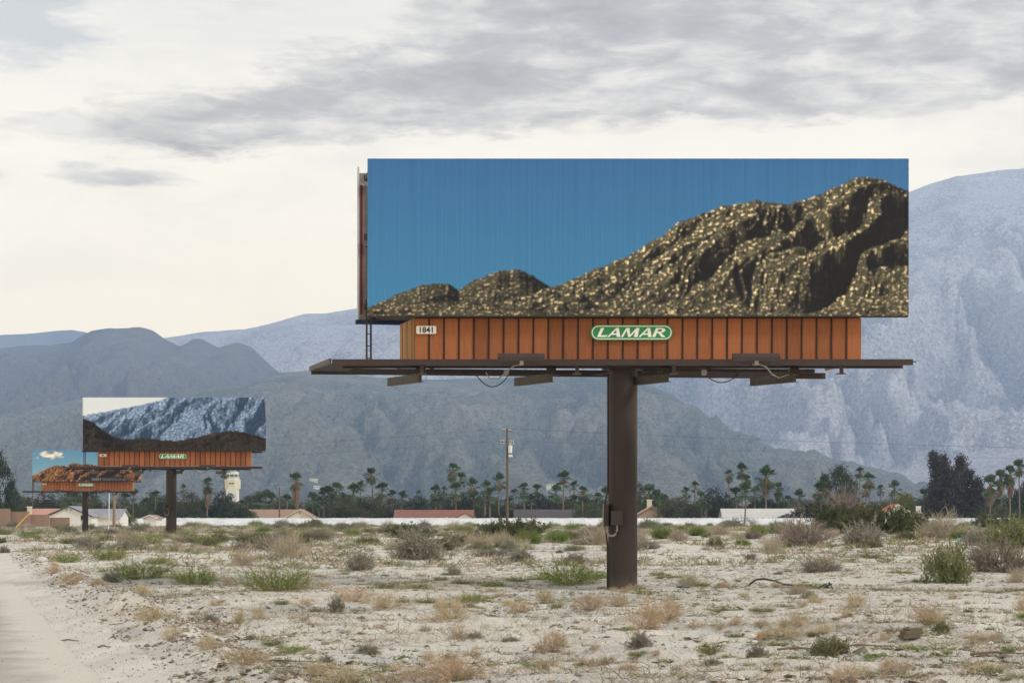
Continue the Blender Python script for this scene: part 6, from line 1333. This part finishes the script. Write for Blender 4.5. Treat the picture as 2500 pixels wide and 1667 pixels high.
# ---- stones one can point to
RM = [rock_mesh('stone', i) for i in (1, 2, 3, 4)]
for i, (sx, sy, w, mt, lab) in enumerate(((333, 1342, 24, 'pale_rock', 'pale rounded stone beyond the green tufts beside another like it'), (371, 1340, 26, 'pale_rock', 'pale rounded stone, the larger of two near the green tufts'), (474, 1498, 24, 'pale_rock', 'pale stone on sand beside the dry weeds'), (102, 1372, 32, 'pale_rock', 'flat pale stone at the dirt road edge'),
        (829, 1306, 22, 'pale_rock', 'pale stone between bushes near the half dead creosote'), (1235, 1325, 24, 'pale_rock', 'pale stone beneath the creosote at the utility pole'), (990, 1616, 24, 'pale_rock', 'pale stone lying on the crust ledge beside short grass'), (890, 1618, 18, 'pale_rock', 'pinkish pale stone under the crust ledge'), (1409, 1518, 22, 'pale_rock', 'pale stone among tan dried weeds'), (1815, 1553, 12, 'dark_rock', 'small dark stone beside the orange litter'),
        (740, 1486, 18, 'grey_rock', 'grey stone on the gravel patch'), (770, 1482, 16, 'pale_rock', 'white stone on the gravel patch'), (1390, 1505, 14, 'grey_rock', 'grey stone among tan dried weeds'), (1415, 1650, 20, 'grey_rock', 'grey stone in the pebbles below the crust ledge'))):
    X, Y, Z = hit(sx, sy); W = w / FPX * Y
    me = RM[i % 4].copy(); me.materials.append(M[mt]); o = bpy.data.objects.new('stone', me); col.objects.link(o); o.location = (X, Y, Z + W * 0.12); o.rotation_euler = (0, 0, i * 1.1); o.scale = (W, W, W); tag(o, lab, 'stone', 'single stones on the sand')
# ---- debris
def path_px(pts, Y0): return [Vector((X_at(a_, Y0), Y0 + dy_, Z_at(b_, Y0))) for a_, b_, dy_ in pts]
X, Y, Z = hit(1827, 1433); o0 = Vector((X, Y, Z))
hs = path_px([(1827, 1433, 0), (1834, 1422, 0), (1848, 1414, .05), (1868, 1413, .1), (1890, 1417, .2), (1915, 1426, .3), (1940, 1434, .4), (1965, 1438, .5), (1990, 1440, .5)], Y)
hs = [Vector((p.x, p.y, max(p.z, float(ground_z(p.x, p.y)) + 0.03))) - o0 for p in hs]
o = MB().tube(hs, 0.028, 8).build('hose', 'black_rubber', None, None, True); o.location = o0; tag(o, 'black hose arching over the sand beside the pole', 'hose')
X, Y, Z = hit(2025, 1441); o0 = Vector((X, Y, Z)); fr = path_px([(2000, 1436, 0), (2016, 1428, 0), (2022, 1438, .1), (2026, 1424, .1), (2036, 1438, .2), (2014, 1436, .25), (2036, 1428, .3)], Y)
o = MB().tube([p - o0 + Vector((0, 0, 0.03)) for p in fr], 0.02, 6).build('bent_wire_frame', 'black_rubber'); o.location = o0; tag(o, 'tangled black bent wire lying near the hose end', 'wire')
def crumple(nm, sx, sy, w, h, mat, label, cat, seed):
    X, Y, Z = hit(sx, sy); me = rock_mesh(nm, seed, 3, 1.0); rr = random.Random(seed)
    for v in me.vertices: v.co *= 1 + 0.28 * math.sin(v.co.x * 17 + seed) * math.cos(v.co.y * 15) + rr.uniform(-0.06, 0.06)
    me.materials.append(M[mat]); o = bpy.data.objects.new(nm, me); col.objects.link(o); W, H_ = w / FPX * Y, h / FPX * Y; o.location = (X, Y, Z + H_ * 0.3); o.scale = (W, W * 0.7, H_); tag(o, label, cat); return o
material('bag_blue', (0.12, 0.36, 0.62), 0.4); material('bag_white', (0.72, 0.72, 0.72), 0.4); material('litter_orange', (0.75, 0.25, 0.04), 0.5); material('tarp_teal', (0.05, 0.16, 0.19), 0.5); material('old_wood', (0.14, 0.115, 0.085), 0.95, 0.3, 6.0, bump=0.6, bscale=14, stretch=(1, 8, 8))
crumple('plastic_bag', 2344, 1321, 18, 11, 'bag_blue', 'crumpled light blue plastic bag on the sandy rise', 'bag', 5)
crumple('plastic_wrapper', 1838, 1556, 22, 12, 'bag_white', 'crumpled white wrapper beside the orange scrap', 'litter', 8); crumple('orange_scrap', 1852, 1556, 10, 12, 'litter_orange', 'small crumpled orange scrap beside the white wrapper', 'litter', 9); crumple('plastic_wrapper', 1866, 1555, 14, 10, 'bag_white', 'small white scrap next to a tan dried weed', 'litter', 12)
crumple('plastic_bag', 2330, 1526, 24, 10, 'bag_white', 'flattened pale plastic bag on the sand', 'bag', 14); crumple('tarp_strip', 1672, 1434, 44, 6, 'tarp_teal', 'strip of dark teal tarp half buried beside the pole', 'tarp', 3)
X, Y, Z = hit(2224, 1560); r = empty('wood_block', (X, Y, Z), 0.35); tag(r, 'weathered broken wood block lying on crusted ground', 'wood')
W = 56 / FPX * Y
for i, (a_, b_, c_, t_) in enumerate(((-0.5, 0.35, 0.0, 0.05), (-0.42, 0.5, 0.052, 0.06), (-0.25, 0.46, 0.114, 0.035))):
    MB().prism([(a_ * W, -0.09), (b_ * W, -0.07), (b_ * W * 0.94, 0.08), (a_ * W * 0.9, 0.1)], c_, c_ + t_).build('board', 'old_wood', r)
for sx, sy, L, ang in ((2110, 1585, 0.9, 0.2), (1960, 1592, 0.7, -0.1), (2440, 1605, 0.8, 0.1), (170, 1570, 0.3, 0.1), (255, 1585, 0.2, 0.2), (690, 1622, 0.9, 0.05)):
    X, Y, Z = hit(sx, sy); o = MB().tube([(-L / 2, 0, 0.02), (-L * 0.1, 0.03, 0.045), (L * 0.2, -0.02, 0.03), (L / 2, 0.04, 0.02)], 0.018, 6, 0.008).build('dead_branch', 'dead_twig'); o.location = (X, Y, Z + 0.02); o.rotation_euler = (0, 0, ang)
    tag(o, 'dry broken branch lying ' + ('on the smooth dirt road' if sx < 300 else 'on the crusted ground'), 'branch', 'dead branches on the ground')
